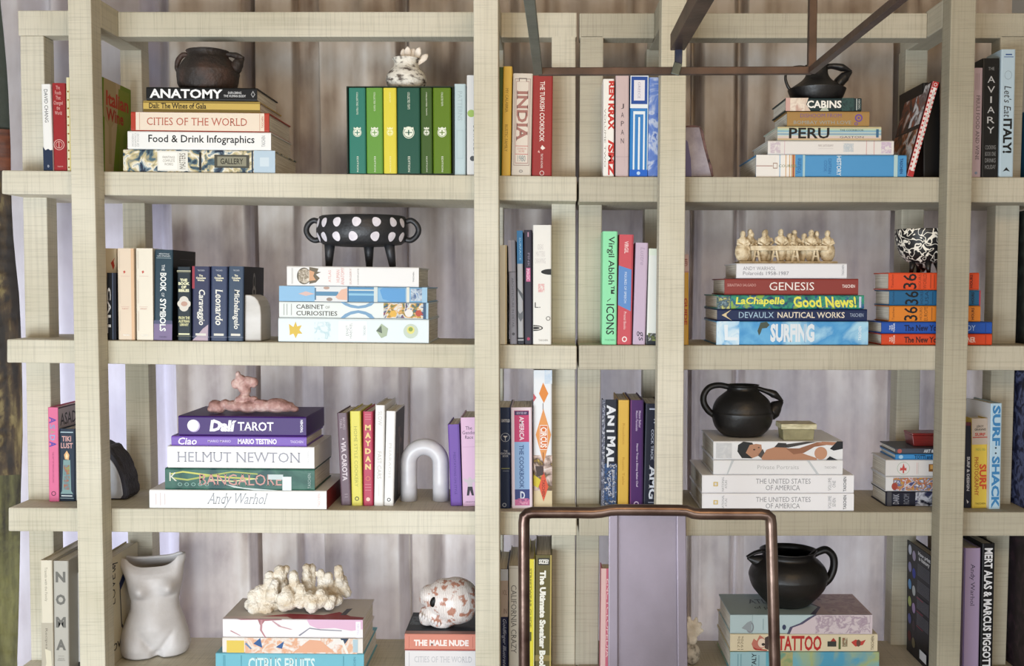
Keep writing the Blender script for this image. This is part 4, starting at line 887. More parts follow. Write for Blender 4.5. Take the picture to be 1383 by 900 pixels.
V(3, (669, 689.4, 687.4, 669, 551), '#132448', 'navy book with a white cocktail-glass emblem beside the post', [T('~UNTITLED', .115, .145, .4, .95, '#d6dae2', .03, rot=90), E(.295, .66, .30, .30, '#b9c2d0', ring=.1), PG([(.28, .50), (.28, .82), (.30, .68), (.33, .67), (.33, .64), (.30, .64)], '#e6e9ee'), T('~THE\nCOCKTAIL\nBOOK', .42, .49, .35, 1, '#c4cad6', .02, rot=90), R(.6, .605, .4, .95, '#b9c070'), R(.625, .63, .5, .9, '#8a94a8'), E(.965, .6, .14, .14, '#a9b2c2', ring=.4)], group=G)
V(3, (691, 719.4, 687.4, 689.8, 551), '#e6d4dc', 'chunky book lettered AMERICA THE COOKBOOK, pink above blue', [
    R(.03, .97, .16, .86, '#8fb0d8'), R(.03, .34, .16, .86, '#c43c6c'), R(.035, .075, .18, .84, '#3a2454'), T('EDITED BY', .045, .065, .28, .76, '#dcc8e0', .0, rot=90), T('AMERICA', .09, .325, .40, .62, '#f2e4ec', .02), T('THE COOKBOOK', .37, .80, .38, .60, '#3c5a8c', .02),
    R(.81, .97, .16, .86, '#34407c'), R(.91, .97, .16, .86, '#c86a96'), T('D', .83, .91, .42, .64, '#dfe2ee', .03, rot=90), R(.9, .96, .3, .8, 'art:#34407c,#c86a96,#e0a4bc:120')], group=G)
V(3, (720.6, 745.6, 685.4, 720.4, 500.5), '#e9ebee', 'very tall white book with orange diamonds and a boxed CIRCUS title', [
    R(.0, .1, .6, 1, 'art:#e9ebee,#c9d8e8,#e9ebee:40'), R(.62, .88, 0, 1, 'art:#e9ebee,#d8c0b4,#5a4438,#e0c050:34'), R(.88, 1, 0, 1, '#dccaa4'), PG([(.09, .52), (.17, .80), (.24, .56), (.17, .30)], '#e08a3c'), R(.24, .30, .50, .53, '#4a3a34'), PG([(.28, .53), (.47, .95), (.68, .54), (.47, .12)], '#e39a58'), R(.40, .58, .34, .76, '#f0e8e0'), R(.405, .575, .36, .74, '#d8702c'), T('CIRCUS', .415, .565, .38, .72, '#f6efe6', .03), R(.6, .74, .51, .54, '#5a3a2c'),
    PG([(.17, 0), (.20, .16), (.23, 0)], '#c4505c'), PG([(.73, .52), (.85, .80), (.96, .54), (.85, .30)], '#dc5a3c'), T('TASCHEN', .80, .92, .46, .62, '#4a2018', .0), PG([(.76, .0), (.80, .4), (.86, .25), (.84, 0)], '#d8c43c'), PG([(.70, .1), (.70, .5), (.76, .55), (.78, .2)], '#4c3c38')], group=G, W=.22)

# ---------------------------------------------------------------- THIRD SHELF, right unit
G = 'standing books left of the second bookcase post, third shelf'
V(3, (811.6, 832.4, 684.4, 813.4, 540.5), '#1a1e2c', 'dark book with jumbled white capitals reading ANIMAL', W=.03, items=[R(0, 1, 0, .2, 'art:#c9ccd8,#3a3e54,#a9adc0:120'), R(.6, 1, .2, 1, 'art:#1a1e2c,#3a5a8c,#1a1e2c,#c9ccd8:130')] + [T(ch, .05 + .098 * i, .145 + .098 * i, .30 + (.06 if i % 2 else 0), .88 - (.08 if i % 3 else 0), '#e2e4ea', .05) for i, ch in enumerate('ANIMAL')] + [T('EXPLORING THE ZOOLOGICAL', .66, .92, .72, .86, '#d0d4e0', .02), T('WORLD', .66, .9, .45, .62, '#b9bed0', .02)], group=G)
V(3, (834, 849, 684, 835, 541), '#dcb24a', 'golden yellow book between the ANIMAL book and the purple book', [T('Ritualistic', .22, .42, .4, .6, '#b8862c', .0), T('Rustic Table', .54, .80, .4, .6, '#b8862c', .0)], group=G)
V(3, (850.6, 868, 684, 851.6, 541), '#4a1c62', 'deep purple book with rounded spine and small white title', [R(0, 1, .88, 1, '#38124c'), R(0, 1, 0, .08, '#7a3a70'), T('Maison Bather', .10, .26, .64, .82, '#d0bcdc', .01), T('Maison Paroissiale', .10, .29, .42, .58, '#d0bcdc', .01), T('Never Trust a Skinny Italian Chef', .41, .82, .44, .62, '#e2d2ea', .01), E(.98, .5, .2, .2, '#d0bcdc', ring=.4)], group=G)
V(3, (868.8, 890, 684.2, 872, 546), '#1c1e30', 'dark navy book with large white letters at its foot beside the second post', [R(.045, .06, .25, 1, '#b9bdd0'), T('N', .15, .19, .55, .8, '#d6d8e2', .03), T('~AMOURETTE', .24, .56, .62, .82, '#9aa0b4', .0), T('COCK TRICK', .25, .55, .40, .56, '#c4c8d6', .01), T('~AMG', .60, .93, .32, .80, '#e6e8ee', .03), R(.96, .97, .3, .8, '#9aa0b4')], W=.165, group=G)

Y7, top7 = H(3, [
    (948, 1153, 691, 666.6, '#fbfbff', 'white boxed volume lettered THE UNITED STATES OF AMERICA, lower of two', [
        T('THE UNITED STATES', .355, .715, .52, .80, '#9a9ca2', .0), T('OF AMERICA', .42, .645, .16, .44, '#9a9ca2', .0), R(.075, .105, .38, .62, '#e2c66a'), R(.082, .098, .43, .57, '#ebe9ea'), T('NATIONAL\nATLAS', .13, .165, .1, .9, '#a4a6ac', 0, rot=90), T('VOLUME\nSEVEN', .83, .88, .15, .85, '#a4a6ac', 0, rot=90), T('TASCHEN', .93, .95, .1, .9, '#6e7076', .02, rot=90)], dict(W=.22)),
    (948, 1153, 666, 641, '#fbfbff', 'white boxed volume lettered THE UNITED STATES OF AMERICA, upper of two', [
        T('THE UNITED STATES', .355, .715, .52, .80, '#9a9ca2', .0), T('OF AMERICA', .42, .645, .16, .44, '#9a9ca2', .0), R(.075, .105, .38, .62, '#e2c66a'), R(.082, .098, .43, .57, '#ebe9ea'), T('NATIONAL\nATLAS', .13, .165, .1, .9, '#a4a6ac', 0, rot=90), T('VOLUME\nONE', .83, .88, .15, .85, '#a4a6ac', 0, rot=90), T('TASCHEN', .93, .95, .1, .9, '#6e7076', .02, rot=90)], dict(W=.22)),
    (963.5, 1138, 640.4, 620.4, '#f8f9fc', 'white book with faint grey title under the photographic spine', [T('Private Portraits', .34, .66, .38, .66, '#c8cace', .0), T('TASCHEN', .86, .95, .42, .58, '#b4b6ba', .0), PG([(.14, 1), (.16, 1), (.11, 0), (.10, 0)], '#d3d9de'), PG([(.72, 1), (.74, 1), (.82, 0), (.80, 0)], '#d3d9de')], dict(W=.20)),
    (963.5, 1138, 620, 594.4, '#f4f6f9', 'white book with a spine photograph of a reclining figure, under the big black jug', [
        PG([(.185, .45), (.19, .8), (.23, .98), (.30, .92), (.33, .55), (.30, .08), (.22, .1)], '#2c2e30'), PG([(.25, .38), (.28, .80), (.33, .86), (.37, .82), (.375, .55), (.35, .22), (.30, .10)], '#c09074'), E(.315, .55, .06, .04, '#4a3a34'), E(.35, .66, .05, .03, '#4a3a34'), PG([(.34, .3), (.36, .36), (.36, .28)], '#8a4a40'),
        PG([(.345, .22), (.38, .6), (.40, .3), (.37, .1)], '#55504e'), PG([(.37, .1), (.41, .55), (.47, .68), (.56, .66), (.64, .5), (.72, .28), (.80, .10), (.80, .0), (.38, 0)], '#c08e70'), PG([(.47, .68), (.50, .92), (.56, .9), (.58, .66)], '#3c3a3a'), PG([(.56, .62), (.66, .62), (.80, .95), (.88, .96), (.87, .80), (.78, .70), (.70, .38), (.62, .3)], '#9c6c52'), PG([(.58, .66), (.80, .98), (.72, .98), (.56, .84)], '#4a4644'),
        E(.83, .36, .34, .34, '#cc9a7c'), PG([(.80, .85), (.92, .78), (.96, .95), (.84, .98)], '#b88468'), PG([(.90, .6), (.93, .5), (1, .6), (1, 1), (.955, 1)], '#26282c'), PG([(.87, 0), (.90, .2), (.96, 0)], '#26282c'), T('Rus', .085, .105, .3, .7, '#a4a6a8', 0, rot=90), R(.02, .14, .1, .9, 'art:#e2e4e6,#d3d6da,#e2e4e6:60')], dict(W=.20)),
], 'stack under the big black jug, third shelf')

Y8, top8 = H(3, [
    (1196, 1296, 684.4, 664.4, '#181a2c', 'dark navy book with white brush strokes, bottom of the small stack by the red box', [R(.02, .08, 0, 1, '#4a4a50'), T('DARK', .10, .18, .15, .85, '#9a9ca8', .02, rot=90), T('ROOM', .24, .32, .15, .85, '#6e707c', .02, rot=90), R(.4, .99, .02, .98, 'art:#181a2c,#181a2c,#c9ccd8,#2c3050:45')], dict(W=.115)),
    (1196, 1296, 664, 643.8, '#e6e6e8', 'white book with a multicoloured picture panel on its spine', [R(.10, .66, .06, .94, 'art:#e6e6e8,#4a5aa0,#c8a04a,#b04a4a,#d8dce0,#4a4a7a:75'), E(.12, .35, .2, .25, '#a8483c')], dict(W=.115)),
    (1196, 1296, 643.4, 620.6, '#e4e2e2', 'white book with a red maple-like emblem in a green ring', [E(.24, .5, .38, .38, '#9ab89c', ring=.06), PG([(.19, .35), (.20, .55), (.22, .5), (.24, .8), (.26, .5), (.28, .55), (.28, .35), (.25, .38), (.25, .2), (.23, .2), (.23, .38)], '#c8504a'), R(.42, .425, .15, .85, '#d8a4a0'), R(.44, .445, .15, .85, '#c9c2bc'), R(.58, .67, .3, .75, '#8a5a2c'), R(.60, .65, .45, .7, '#d8a45a')], dict(W=.115)),
    (1209.5, 1300, 620.2, 612.6, '#3f8fd0', 'thin light blue book, second from the top in the small stack', [T('TOTTI and the', .28, .64, .15, .85, '#17385a', .03), E(.08, .5, .4, .35, '#a8d0ec')], dict(W=.12)),
    (1209.5, 1300, 612.2, 604.6, '#4f535e', 'thin slate-grey book directly under the red box', [T('ART & A', .42, .62, .2, .8, '#d8dce0', .04), E(.06, .5, .4, .4, '#b8625a')], dict(W=.12)),
], 'small stack under the red box')
G = 'standing books in the right end bay, third shelf'
V(3, (1302, 1312.4, 686.6, 1303.6, 571), '#15172a', 'narrow dark navy book half behind the post, third shelf', [R(.0, .04, 0, 1, '#5a2030'), T('SURF & DESIGN', .40, .80, .3, .66, '#c9ccd6', .03), PG([(.90, .3), (.93, .6), (.95, .4)], '#c9ccd6')], group=G)
V(3, (1312.8, 1334, 687, 1312.4, 566), '#d9bd4c', 'yellow book lettered SURF PHOTOGRAPHY with a grey top', [
    R(0, .29, 0, 1, '#b9aca0'), T('LEROY', .075, .10, .3, .75, '#2a2626', .02, rot=90), T('GRANNIS', .11, .135, .18, .9, '#2a2626', .02, rot=90), T('SURF', .16, .195, .2, .86, '#b02c24', .03, rot=90), R(.205, .215, .05, .98, '#b02c24'), T('PHOTO 1960s', .33, .36, .25, .85, '#8aa05a', 0, rot=90),
    T('PHOTOGRAPHY', .43, .86, .16, .42, '#a8502c', .01), T('SURF', .51, .79, .46, .92, '#c8502c', .04), T('TASCHEN', .94, .96, .2, .85, '#5a4a1c', 0, rot=90)], W=.055, group=G)
V(3, (1335.6, 1351.8, 688.4, 1338, 545.5), '#b4d0e2', 'pale blue book lettered SURF SHACK with a white cover', [T('SURF', .02, .40, .18, .86, '#3f82b8', .04), T('SHACK', .50, .99, .18, .86, '#3f82b8', .04), E(.42, .5, .08, .08, '#3c4a5a'), E(.47, .5, .08, .08, '#3c4a5a'), R(0, 1, 0, 1, '#e6e8ec', 'left')], W=.14, yaw=4, group=G)
V(3, (1384.5, 1398, 688, 1390, 500), '#7c84ac', 'tall book with dark blue mottled cover outside the end post, third shelf', [R(0, 1, 0, 1, 'art:#14162a,#1c2140,#5a6288,#14162a:40', 'left')], W=.16, group=G)
V(2, (1399, 1412, 466.5, 1402, 282), 'art:#101214,#1c2220,#2c3430:50', 'tall blackish book outside the end post, second shelf', [], W=.19, group='book outside the end post, second shelf')

# ---------------------------------------------------------------- FOURTH SHELF, left unit
G = 'standing books outside the front post, fourth shelf'
V(4, (56.6, 72.4, 905, 54, 757.6), '#d8d0bc', 'cream book at the far left of the fourth shelf, outside the front post', [T('Travels with the Family', .06, .36, .3, .6, '#8f8878', .0), R(.55, 1, 0, 1, '#b6ae9c'), T('Recipes', .60, .78, .3, .55, '#6e685c', .0), PG([(.78, .3), (.8, .8), (1, .9), (1, .2), (.9, .4)], '#d8d0b8')], Y=.058, group=G)
V(4, (73, 93, 905, 71.6, 758.4), '#b4b0a6', 'grey book with four big grey capitals down its spine', [T(ch, .095 + .20 * i, .19 + .20 * i, .16, .82, '#6c6a64', .05, rot=90) for i, ch in enumerate('NOMA')] + [R(.84, .845, .3, .7, '#9a968c'), T('TEXT BY\nPHAIDON', .86, .885, .25, .75, '#7a776f', 0, rot=90)], Y=.058, group=G)
V(4, (99.6, 116, 886.8, 98, 774.5), '#e2deda', 'white book with tiny vertical lettering, beside the front post, fourth shelf', [T('CELEBRATING AUTHORS', .30, .78, .5, .7, '#4a4a4e', .0), R(.955, 1, 0, 1, '#2c2a2c')], Y=.11, group=G)
V(4, (129, 146.5, 905, 129, 757), '#cdbf9c', 'cream book with navy brush drawing on its cover, behind the torso', [R(0, 1, 0, 1, '#d0c6aa', 'right'), T('cey', .06, .3, .86, .95, '#1c1c24', .03, rot=90, face='right'), T('LOVE', .06, .22, .56, .84, '#1c1c24', .0, rot=90, face='right'), PG([(.35, .72), (.5, .80), (.75, .78), (.9, .70), (.75, .73), (.55, .72), (.38, .64)], '#1f2c58', 'right'), PG([(.36, .66), (.42, .3), (.6, .2), (.62, .21), (.45, .32), (.39, .66)], '#4a4a50', 'right'),
    PG([(.88, .70), (.92, .5), (.9, .3), (.93, .3), (.95, .5), (.91, .72)], '#4a4a50', 'right'), T('LOVE', .05, .5, .12, .19, '#1c1c24', .02, face='right'), PG([(.9, .85), (.95, .8), (.97, .62), (.93, .66)], '#1f2c58', 'right')], W=.18, Y=.09, group='book behind the torso')

Y9, top9 = H(4, [
    (291.5, 491.5, 910, 882.6, '#6fb4c4', 'aqua book lettered CITRUS FRUITS, lowest in the stack beneath the coral', [T('~CITRUS FRUITS', .22, .67, .12, .78, '#cfe2e0', .02), R(.05, .055, .1, .9, '#4c90a0'), R(.06, .065, .1, .9, '#4c90a0'), R(.17, .175, .1, .9, '#4c90a0'), T('TASCHEN', .93, .945, .15, .85, '#3c7c90', 0, rot=90), R(.86, .865, .1, .9, '#4c90a0')], dict(W=.20)),
    (300.5, 490, 882, 860.6, '#e4ddd4', 'comic-art book with a yellow square on its spine', [
        R(.03, .155, .02, .82, '#dcc055'), R(.16, .96, 0, 1, 'art:#e4ddd4,#e8e2dc,#dca078,#e4ddd4,#e0b090:28'), PG([(.22, .62), (.27, 1), (.285, .35)], '#2f5a90'), PG([(.38, .4), (.44, .8), (.425, .3)], '#2f5a90'), PG([(.17, .7), (.21, .3), (.2, .25), (.16, .6)], '#6a86a8'), PG([(.84, 1), (.87, .6), (.9, 1)], '#2c3c54'), R(.93, .965, .1, .95, '#aec4cc'), PG([(.50, .05), (.62, .9), (.7, .85), (.80, .1)], '#dfa888'), PG([(.84, .9), (.88, .0), (.9, .0), (.86, .9)], '#e8e4dc')], dict(W=.165)),
    (301, 490, 860.2, 834.4, '#ece6e6', 'thick pale pink-and-white illustrated book directly beneath the coral', [
        PG([(.60, 1), (.62, .7), (.68, .5), (.80, .55), (.92, .4), (1, .5), (1, 1)], '#dcb4cc'), PG([(.1, 1), (.13, .95), (.25, .97), (.27, .6), (.30, .9), (.42, .96), (.42, 1)], '#a46a70'), PG([(.27, .95), (.265, .4), (.3, 0), (.31, 0), (.28, .4), (.285, .95)], '#b9868c'), PG([(.55, .1), (.62, .5), (.70, .42), (.85, .38), (.85, .43), (.7, .48), (.62, .56), (.54, .15)], '#8a8a96'),
        PG([(.05, .35), (.12, .1), (.13, .1), (.06, .38)], '#b9868c'), PG([(.35, .9), (.40, .6), (.48, .45), (.5, .46), (.42, .62), (.36, .92)], '#c49aa0'), R(.95, .985, .05, .9, '#efeaf2'), T('TASCHEN', .958, .975, .2, .8, '#c9c0cc', 0, rot=90),
        R(0, 1, 0, 1, '#cfc8c0', 'top'), PG([(.2, .08), (.45, .25), (.7, .2), (.8, .35), (.9, .15), (1, .1), (1, .0), (.2, 0)], '#a04048', 'top'), PG([(.0, .1), (.2, .12), (.45, .1), (.5, .0), (.0, .0)], '#e0cfcc', 'top'), PG([(.84, .5), (.88, .52), (.86, .2), (.82, .2)], '#5a5a66', 'top')], dict(W=.165)),
], 'stack beneath the coral')
Y10, top10 = H(4, [
    (547, 652, 904, 878.6, '#e2dede', 'white book with faint grey title, lower of the two under the painted skull', [T('~CITIES OF THE WORLD', .12, .86, .35, .68, '#bdbcc0', .0), R(.05, .055, .1, .9, '#a9a4ac'), R(.93, .935, .1, .9, '#a9a4ac')], dict(W=.16)),
    (546.5, 642.5, 878, 855, '#d38672', 'salmon book lettered THE MALE NUDE under the painted skull', [T('THE MALE NUDE', .13, .90, .26, .64, '#f2e6e0', .05), R(.06, .065, .15, .85, '#a85c4c'), R(.955, .96, .15, .85, '#a85c4c'), R(0, 1, 0, .05, '#a83c34'), R(0, 1, 0, 1, '#2a323a', 'top'), R(0, 1, 0, .12, '#b08a84', 'top'), R(.02, .3, .4, .8, 'art:#2a323a,#6a7680,#2a323a:80', 'top')], dict(W=.165)),
], 'pair of books under the painted skull')

G = 'standing books right of the middle post, fourth shelf'
V(4, (671, 686, 905, 671, 769.5), '#141c44', 'navy book with a beige and pale upper part, next to the middle post', [R(0, .11, 0, 1, '#c4cad4'), R(.11, .46, 0, 1, '#b8a89c'), T('VOL', .2, .25, .5, .9, '#7a6a62', 0, rot=90), T('IN', .38, .43, .6, .9, '#7a6a62', 0, rot=90), T('Goldfinger Illustrated', .48, .97, .45, .85, '#b9c0d6', .0, shear=2)], Y=.09, group=G)
V(4, (687, 701.6, 905, 687, 765), '#b9b1a2', 'grey-beige book lettered CALIFORNIA CRAZY', [T('~CALIFORNIA CRAZY', .18, .82, .22, .72, '#55504a', .0), R(.02, .025, 0, 1, '#8f887c')], Y=.09, W=.2, group=G)
V(4, (703, 712.6, 905, 702.6, 766), '#3c3836', 'dark thin book hidden behind the chair tube', [], Y=.09, group=G)
V(4, (713.4, 721.6, 905, 714, 756), '#ddd03c', 'thin bright yellow book beside the olive one, behind the chair', [T('STREETWEAR GUIDE', .08, .60, .1, .5, '#7a7420', .02), R(.64, .72, .1, .5, '#5a5a20'), R(0, 1, .85, .95, '#f0ecb0')], Y=.09, group=G)
V(4, (722.4, 744.4, 905, 723.4, 750.5), '#635a2e', 'olive book with fat white lettering and a small barcode-like block', [R(.025, .085, .15, .85, '#35322a'), T('SIZE?', .035, .075, .2, .8, '#e8e6dc', .05, rot=90), R(.85, .9, 0, 1, '#8a7a48'), T('The Ultimate Sneaker Book', .13, .98, .26, .64, '#efece0', .06), R(0, 1, .9, .98, '#b8a45c')], Y=.09, group=G)
V(4, (810.6, 824, 905, 812, 768.6), '#c4667a', 'pink-red book seen left of the chair back', W=.055, items=[R(0, 1, 0, .5, '#dcb8b4'), T('ENCYCLOPEDIA', .1, .85, .55, .85, '#e8c4c4', .0)], Y=.09, group='book beside the chair back')

# ---------------------------------------------------------------- FOURTH SHELF, right unit
Y11, top11 = H(4, [
    (986, 1187, 908, 880.4, 'art:#5fa4b8,#6cb0c4,#a8b47c,#54a0c0:7', 'sea-blue travel book under the TATTOO book', [R(0, .24, 0, 1, '#9fc4cc'), T('~ITALY', .145, .175, .1, .95, '#1c2c34', .02, rot=90), R(.05, .055, .1, .9, '#6a98a4'), R(.07, .075, .1, .9, '#6a98a4'), R(.19, .195, .15, .85, '#6a98a4'), R(.33, .42, 0, 1, 'art:#8aa070,#b4ac78,#6f9a86:40')], dict(W=.2)),
    (986, 1185, 880, 855.4, '#e0d3b4', 'cream book lettered TATTOO in tall red capitals', [
        T('TATTOO', .325, .62, .06, .92, '#b8302c', .03), T('1730s\n1970s', .05, .09, .12, .88, '#8a7c64', 0, rot=90), PG([(.145, .45), (.16, .75), (.18, .62), (.20, .95), (.225, .8), (.245, .6), (.24, .3), (.2, .1), (.16, .15)], '#c47868'), E(.215, .5, .22, .26, '#e8d4c0'), E(.225, .42, .1, .08, '#3c3430'), PG([(.235, .8), (.26, .9), (.26, .1), (.235, .2)], '#4a3c38'), PG([(.15, .3), (.17, .1), (.25, .05), (.25, .12), (.18, .18)], '#b03c34'),
        R(.66, .72, .3, .6, '#3a3c38'), PG([(.68, .6), (.70, .8), (.72, .6)], '#a83c34'), R(.735, .75, .15, .85, '#5a6a3c'), R(.76, .795, .3, .8, 'art:#e0d3b4,#8a8468,#a05a48:120'), PG([(.82, .55), (.85, .7), (.89, .6), (.92, .7), (.90, .4), (.85, .3)], '#c0443c'), E(.87, .5, .12, .2, '#6a4a40'), T('TASCHEN', .955, .975, .12, .9, '#6a5c48', .0, rot=90)], dict(W=.2)),
    (986, 1178, 855, 828.4, '#b9ced2', 'thick map-covered book, blue left and pink-white right, under the spouted jug', [
        PG([(.41, 0), (.43, .35), (.50, .55), (.56, .85), (.60, 1), (1, 1), (1, 0)], '#d4c6cc'), R(.60, .985, .03, .97, 'art:#d4c6cc,#d8ccd0,#a894a4,#d6cacf,#d4c6cc:48'), PG([(.40, 0), (.42, .36), (.49, .56), (.55, .86), (.59, 1), (.61, 1), (.57, .82), (.51, .52), (.44, .33), (.42, 0)], '#54506a'), E(.38, .35, .1, .14, '#3c4460'), E(.14, .35, .2, .3, '#8a8c94', ring=.3), PG([(.08, .3), (.12, .6), (.15, .7), (.15, .1)], '#9aa4aa'), R(.155, .157, 0, 1, '#7a98a0'), R(.23, .235, .2, .8, '#8fa8b0'),
        R(0, 1, 0, 1, '#9fb4b8', 'top'), PG([(.58, 0), (.68, .35), (.64, .5), (.68, 1), (1, 1), (1, 0)], '#bfa9ac', 'top'), R(.70, .98, .04, .96, 'art:#bfa9ac,#a8929a,#c4b2b4,#8a7480:30', 'top'), PG([(.56, 0), (.66, .36), (.62, .5), (.64, .5), (.68, .35), (.6, 0)], '#54506a', 'top'), T('~ATLAS', .18, .40, .52, .72, '#3c4a54', .0, face='top'), T('of places', .2, .42, .22, .4, '#3c4a54', .0, face='top')], dict(W=.17)),
], 'stack under the spouted jug')
V(4, (1256, 1270, 905, 1257, 752), '#101018', 'black book with rows of round badges on its back cover', [
    *[E(.13 + (.18 if k % 2 else 0) * 1, .93 - .155 * (k // 2) - (.03 if k % 2 else 0), .042, .045, c, 'left') for k, c in enumerate(['#c4c8d8', '#a89cb8', '#8a88b0', '#2c3a9c', '#5f92c4', '#b4b8b8', '#a9b468', '#a088b0', '#565a94', '#3c2c34', '#5a1c20', '#6a6048'])],
    T('How print\nis history', .50, 1.0, .885, .97, '#e6e6ea', .03, face='left')] + [R(.48, .98, .855 - .012 * i, .860 - .012 * i, '#6a6a74', 'left') for i in range(46) if i % 12 < 9] + [R(.48, .75, z_, z_ + .006, '#9a3048', 'left') for z_ in (.56, .44, .31)] + [R(.62, .9, .05, .13, '#d8d8dc', 'left')], W=.165, Y=.09, group='badge book beside the right front post')
V(4, (1272, 1284, 905, 1272, 735), '#6a5326', 'brown book just behind the badge-covered black one', [], W=.1, Y=.20, group='brown book beside the right front post')
G = 'standing books in the right end bay, fourth shelf'
V(4, (1299.6, 1322, 905, 1302.4, 741), '#a493b4', 'lilac book with slim dark vertical lettering, fourth shelf', [T('~Andy Warhol', .125, .46, .34, .66, '#3c3448', .0), R(0, 1, 0, .08, '#6a5c8c')], Y=.09, group=G)
V(4, (1323.2, 1341, 905, 1326.8, 735), '#101014', 'black book with large condensed white capitals filling its spine', [T('MERT ALAS & MARCUS PIGGOTT', .035, .96, .18, .82, '#e4e4e8', .03)], Y=.09, yaw=3, group=G)
V(4, (1384, 1396, 905, 1389, 722), '#6c7484', 'grey-spined book with dark cover outside the end post, fourth shelf', [R(0, 1, 0, 1, 'art:#1c1214,#241a20,#3c2a30:40', 'left')], W=.16, Y=.075, group='dark book outside the end post, fourth shelf')

# ================================================================ POTS, FIGURES, BOOKENDS
BLACK = noisy('burnished_black_clay', '#0f0e0e', '#1c1a1a', (12, 12, 12), .42, .15, 90)
BROWN = noisy('smoky_brown_clay', '#1e1815', '#4a342a', (16, 16, 16), .62, .5, 140, c3='#2c231e')

def jug(name, label, cat, cx, ybase, Y, z0, prof, m, parts, seg=56, wob=.0, sy=1.0, group=None, rim=None, inner=.003):
    """prof: list of (halfwidth_px, y_px) from base to rim; parts: (name, path px/dy, radii px, flat)"""
    k = pxm(Y)
    c = at(cx, ybase, Y); c.z = z0
    root = empty(name, (c.x, c.y, z0)); tag(root, label, cat, group)
    P = [(0, 0)] + [(w_ * k, (ybase - y) * k) for w_, y in prof]
    ins = [(max(r - inner, .002), z) for r, z in P[1:][::-1]]
    ins = [(ins[0][0], ins[0][1])] + [(r, max(z, .004)) for r, z in ins[1:]] + [(0, .004)]
    def dens(Q):
        pts = smooth_path([Vector((r, 0, z)) for r, z in Q], 4); return [(max(p.x, 0), p.z) for p in pts]
    bm = bmesh.new(); lathe_bm(bm, Vector((0, 0, 0)), [(0, 0)] + dens(P[1:]) + ins, seg, sy, wob)
    o = frombm('body', bm, m, root, True)
    for nm, path, rad, flat in parts:
        pts = [Vector(((x - cx) * k, dy, (ybase - y) * k)) for x, y, dy in path]
        sp = smooth_path(pts, 6); bm = bmesh.new(); tube_bm(bm, sp, [q * k for q in interp(rad, len(sp))], 14, flat)
        frombm(nm, bm, m, root, True)
    return root, k, c

# brown double-handled pot on ANATOMY
z0 = top1(281) + .0003
jug('clay_pot', 'smoky brown clay pot with ring handle and beaked handle, on the ANATOMY book', 'pot', 281.5, 118, Y1 + .085, z0,
    [(31, 118), (36, 113), (39, 104), (40.5, 92), (40, 90), (39.5, 88.5), (36, 82), (30, 74), (27, 71), (26, 66), (28.5, 62.5)], BROWN,
    [('handle', [(256, 67, 0), (248, 67, 0), (242, 74, 0), (240, 83, 0), (243, 91, 0)], [3, 3.6, 3.6, 3.2, 3], 1.0),
     ('beak_upper', [(300, 66.5, 0), (312, 66.5, 0), (321, 68.5, 0), (329.5, 70.5, 0)], [3.2, 3.4, 4.4, 1.5], 1.5), ('beak_lower', [(314, 91, 0), (318, 84, 0), (323, 77, 0), (329, 71.5, 0)], [7, 8.5, 7, 1.5], 1.2)], wob=.05)

for o_ in bpy.data.objects['clay_pot'].children:
    t_ = bpy.data.textures.new('clay_relief', 'CLOUDS'); t_.noise_scale = .008
    d_ = o_.modifiers.new('relief', 'DISPLACE'); d_.texture = t_; d_.strength = .0018

# white crackled vase with shells on the slipcase
CRACK = noisy('crackled_white_glaze', '#5a5048', '#e4dfd4', (60, 60, 110), .7, .6, 220, c3='#d9d4c8', contrast=.14)
kv = pxm(.13)
zv = ctop + .0003
root, k, c = jug('vase', 'small white crackled vase full of shells, standing on the green slipcase', 'vase', 549, 116.5, .13, zv,
    [(20, 116.5), (24, 111), (27, 103), (26, 97), (22, 90), (17, 84), (16, 78), (19, 73.5)], CRACK, [], wob=.03)
SH = noisy('seashell', '#e2d6c8', '#f4eee4', (50, 50, 50), .4, .2, 150)
for i, (x, y, tx, ty, w_) in enumerate([(547, 80, 544, 59, 4.6), (551, 80, 551, 57.5, 4.6), (555, 80, 558, 58, 4.8), (559, 80, 567, 58.5, 4.6), (563, 82, 577, 66, 4.6)]):
    p0, p1 = Vector(((x - 549) * k + c.x, c.y + .004 * (i % 2), (116.5 - y) * k + zv)), Vector(((tx - 549) * k + c.x, c.y + .01 - .012 * (i % 2), (116.5 - ty) * k + zv))
    bm = bmesh.new()
    ax = (p1 - p0); path = [p0 + ax * t for t in (0, .2, .45, .7, .88, 1.0)]
    tube_bm(bm, path, [q * k for q in (1.6, 2.6, w_ * .85, w_, w_ * .7, .8)], 12, .35)
    o = frombm('seashell', bm, SH, None, True); origin_to(o, p0)
    tag(o, ['cream finger-like shell, leftmost in the white vase', 'cream finger-like shell, second from the left in the white vase', 'cream finger-like shell, middle one in the white vase', 'cream finger-like shell, second from the right in the white vase', 'cream shell tilting far right out of the white vase'][i], 'shell', 'shells in the white vase')

# black jug on CABINS
z0 = top2(1105) + .0003
jug('black_jug', 'small low black jug with thin loop handle and wide beak, on the CABINS book', 'jug', 1103, 132, Y2 + .065, z0,
    [(30, 132), (34, 126), (38, 116), (37, 114.5), (30, 110), (20, 103), (15, 96), (14, 86), (16, 83)], BLACK,
    [('handle', [(1090, 86, 0), (1078, 84.5, 0), (1066, 88, 0), (1061, 98, 0), (1064, 110, 0), (1071, 119, 0)], [2, 1.6, 1.7, 1.8, 2.0, 2.2], 1.2),
     ('beak_upper', [(1110, 86.5, 0), (1122, 84, 0), (1136, 86, 0), (1149, 91, 0)], [4, 3.6, 5, 1.5], 1.6), ('beak_lower', [(1127, 113, 0), (1133, 105, 0), (1140, 98, 0), (1149, 91.5, 0)], [6, 7.5, 7, 1.6], 1.4)])

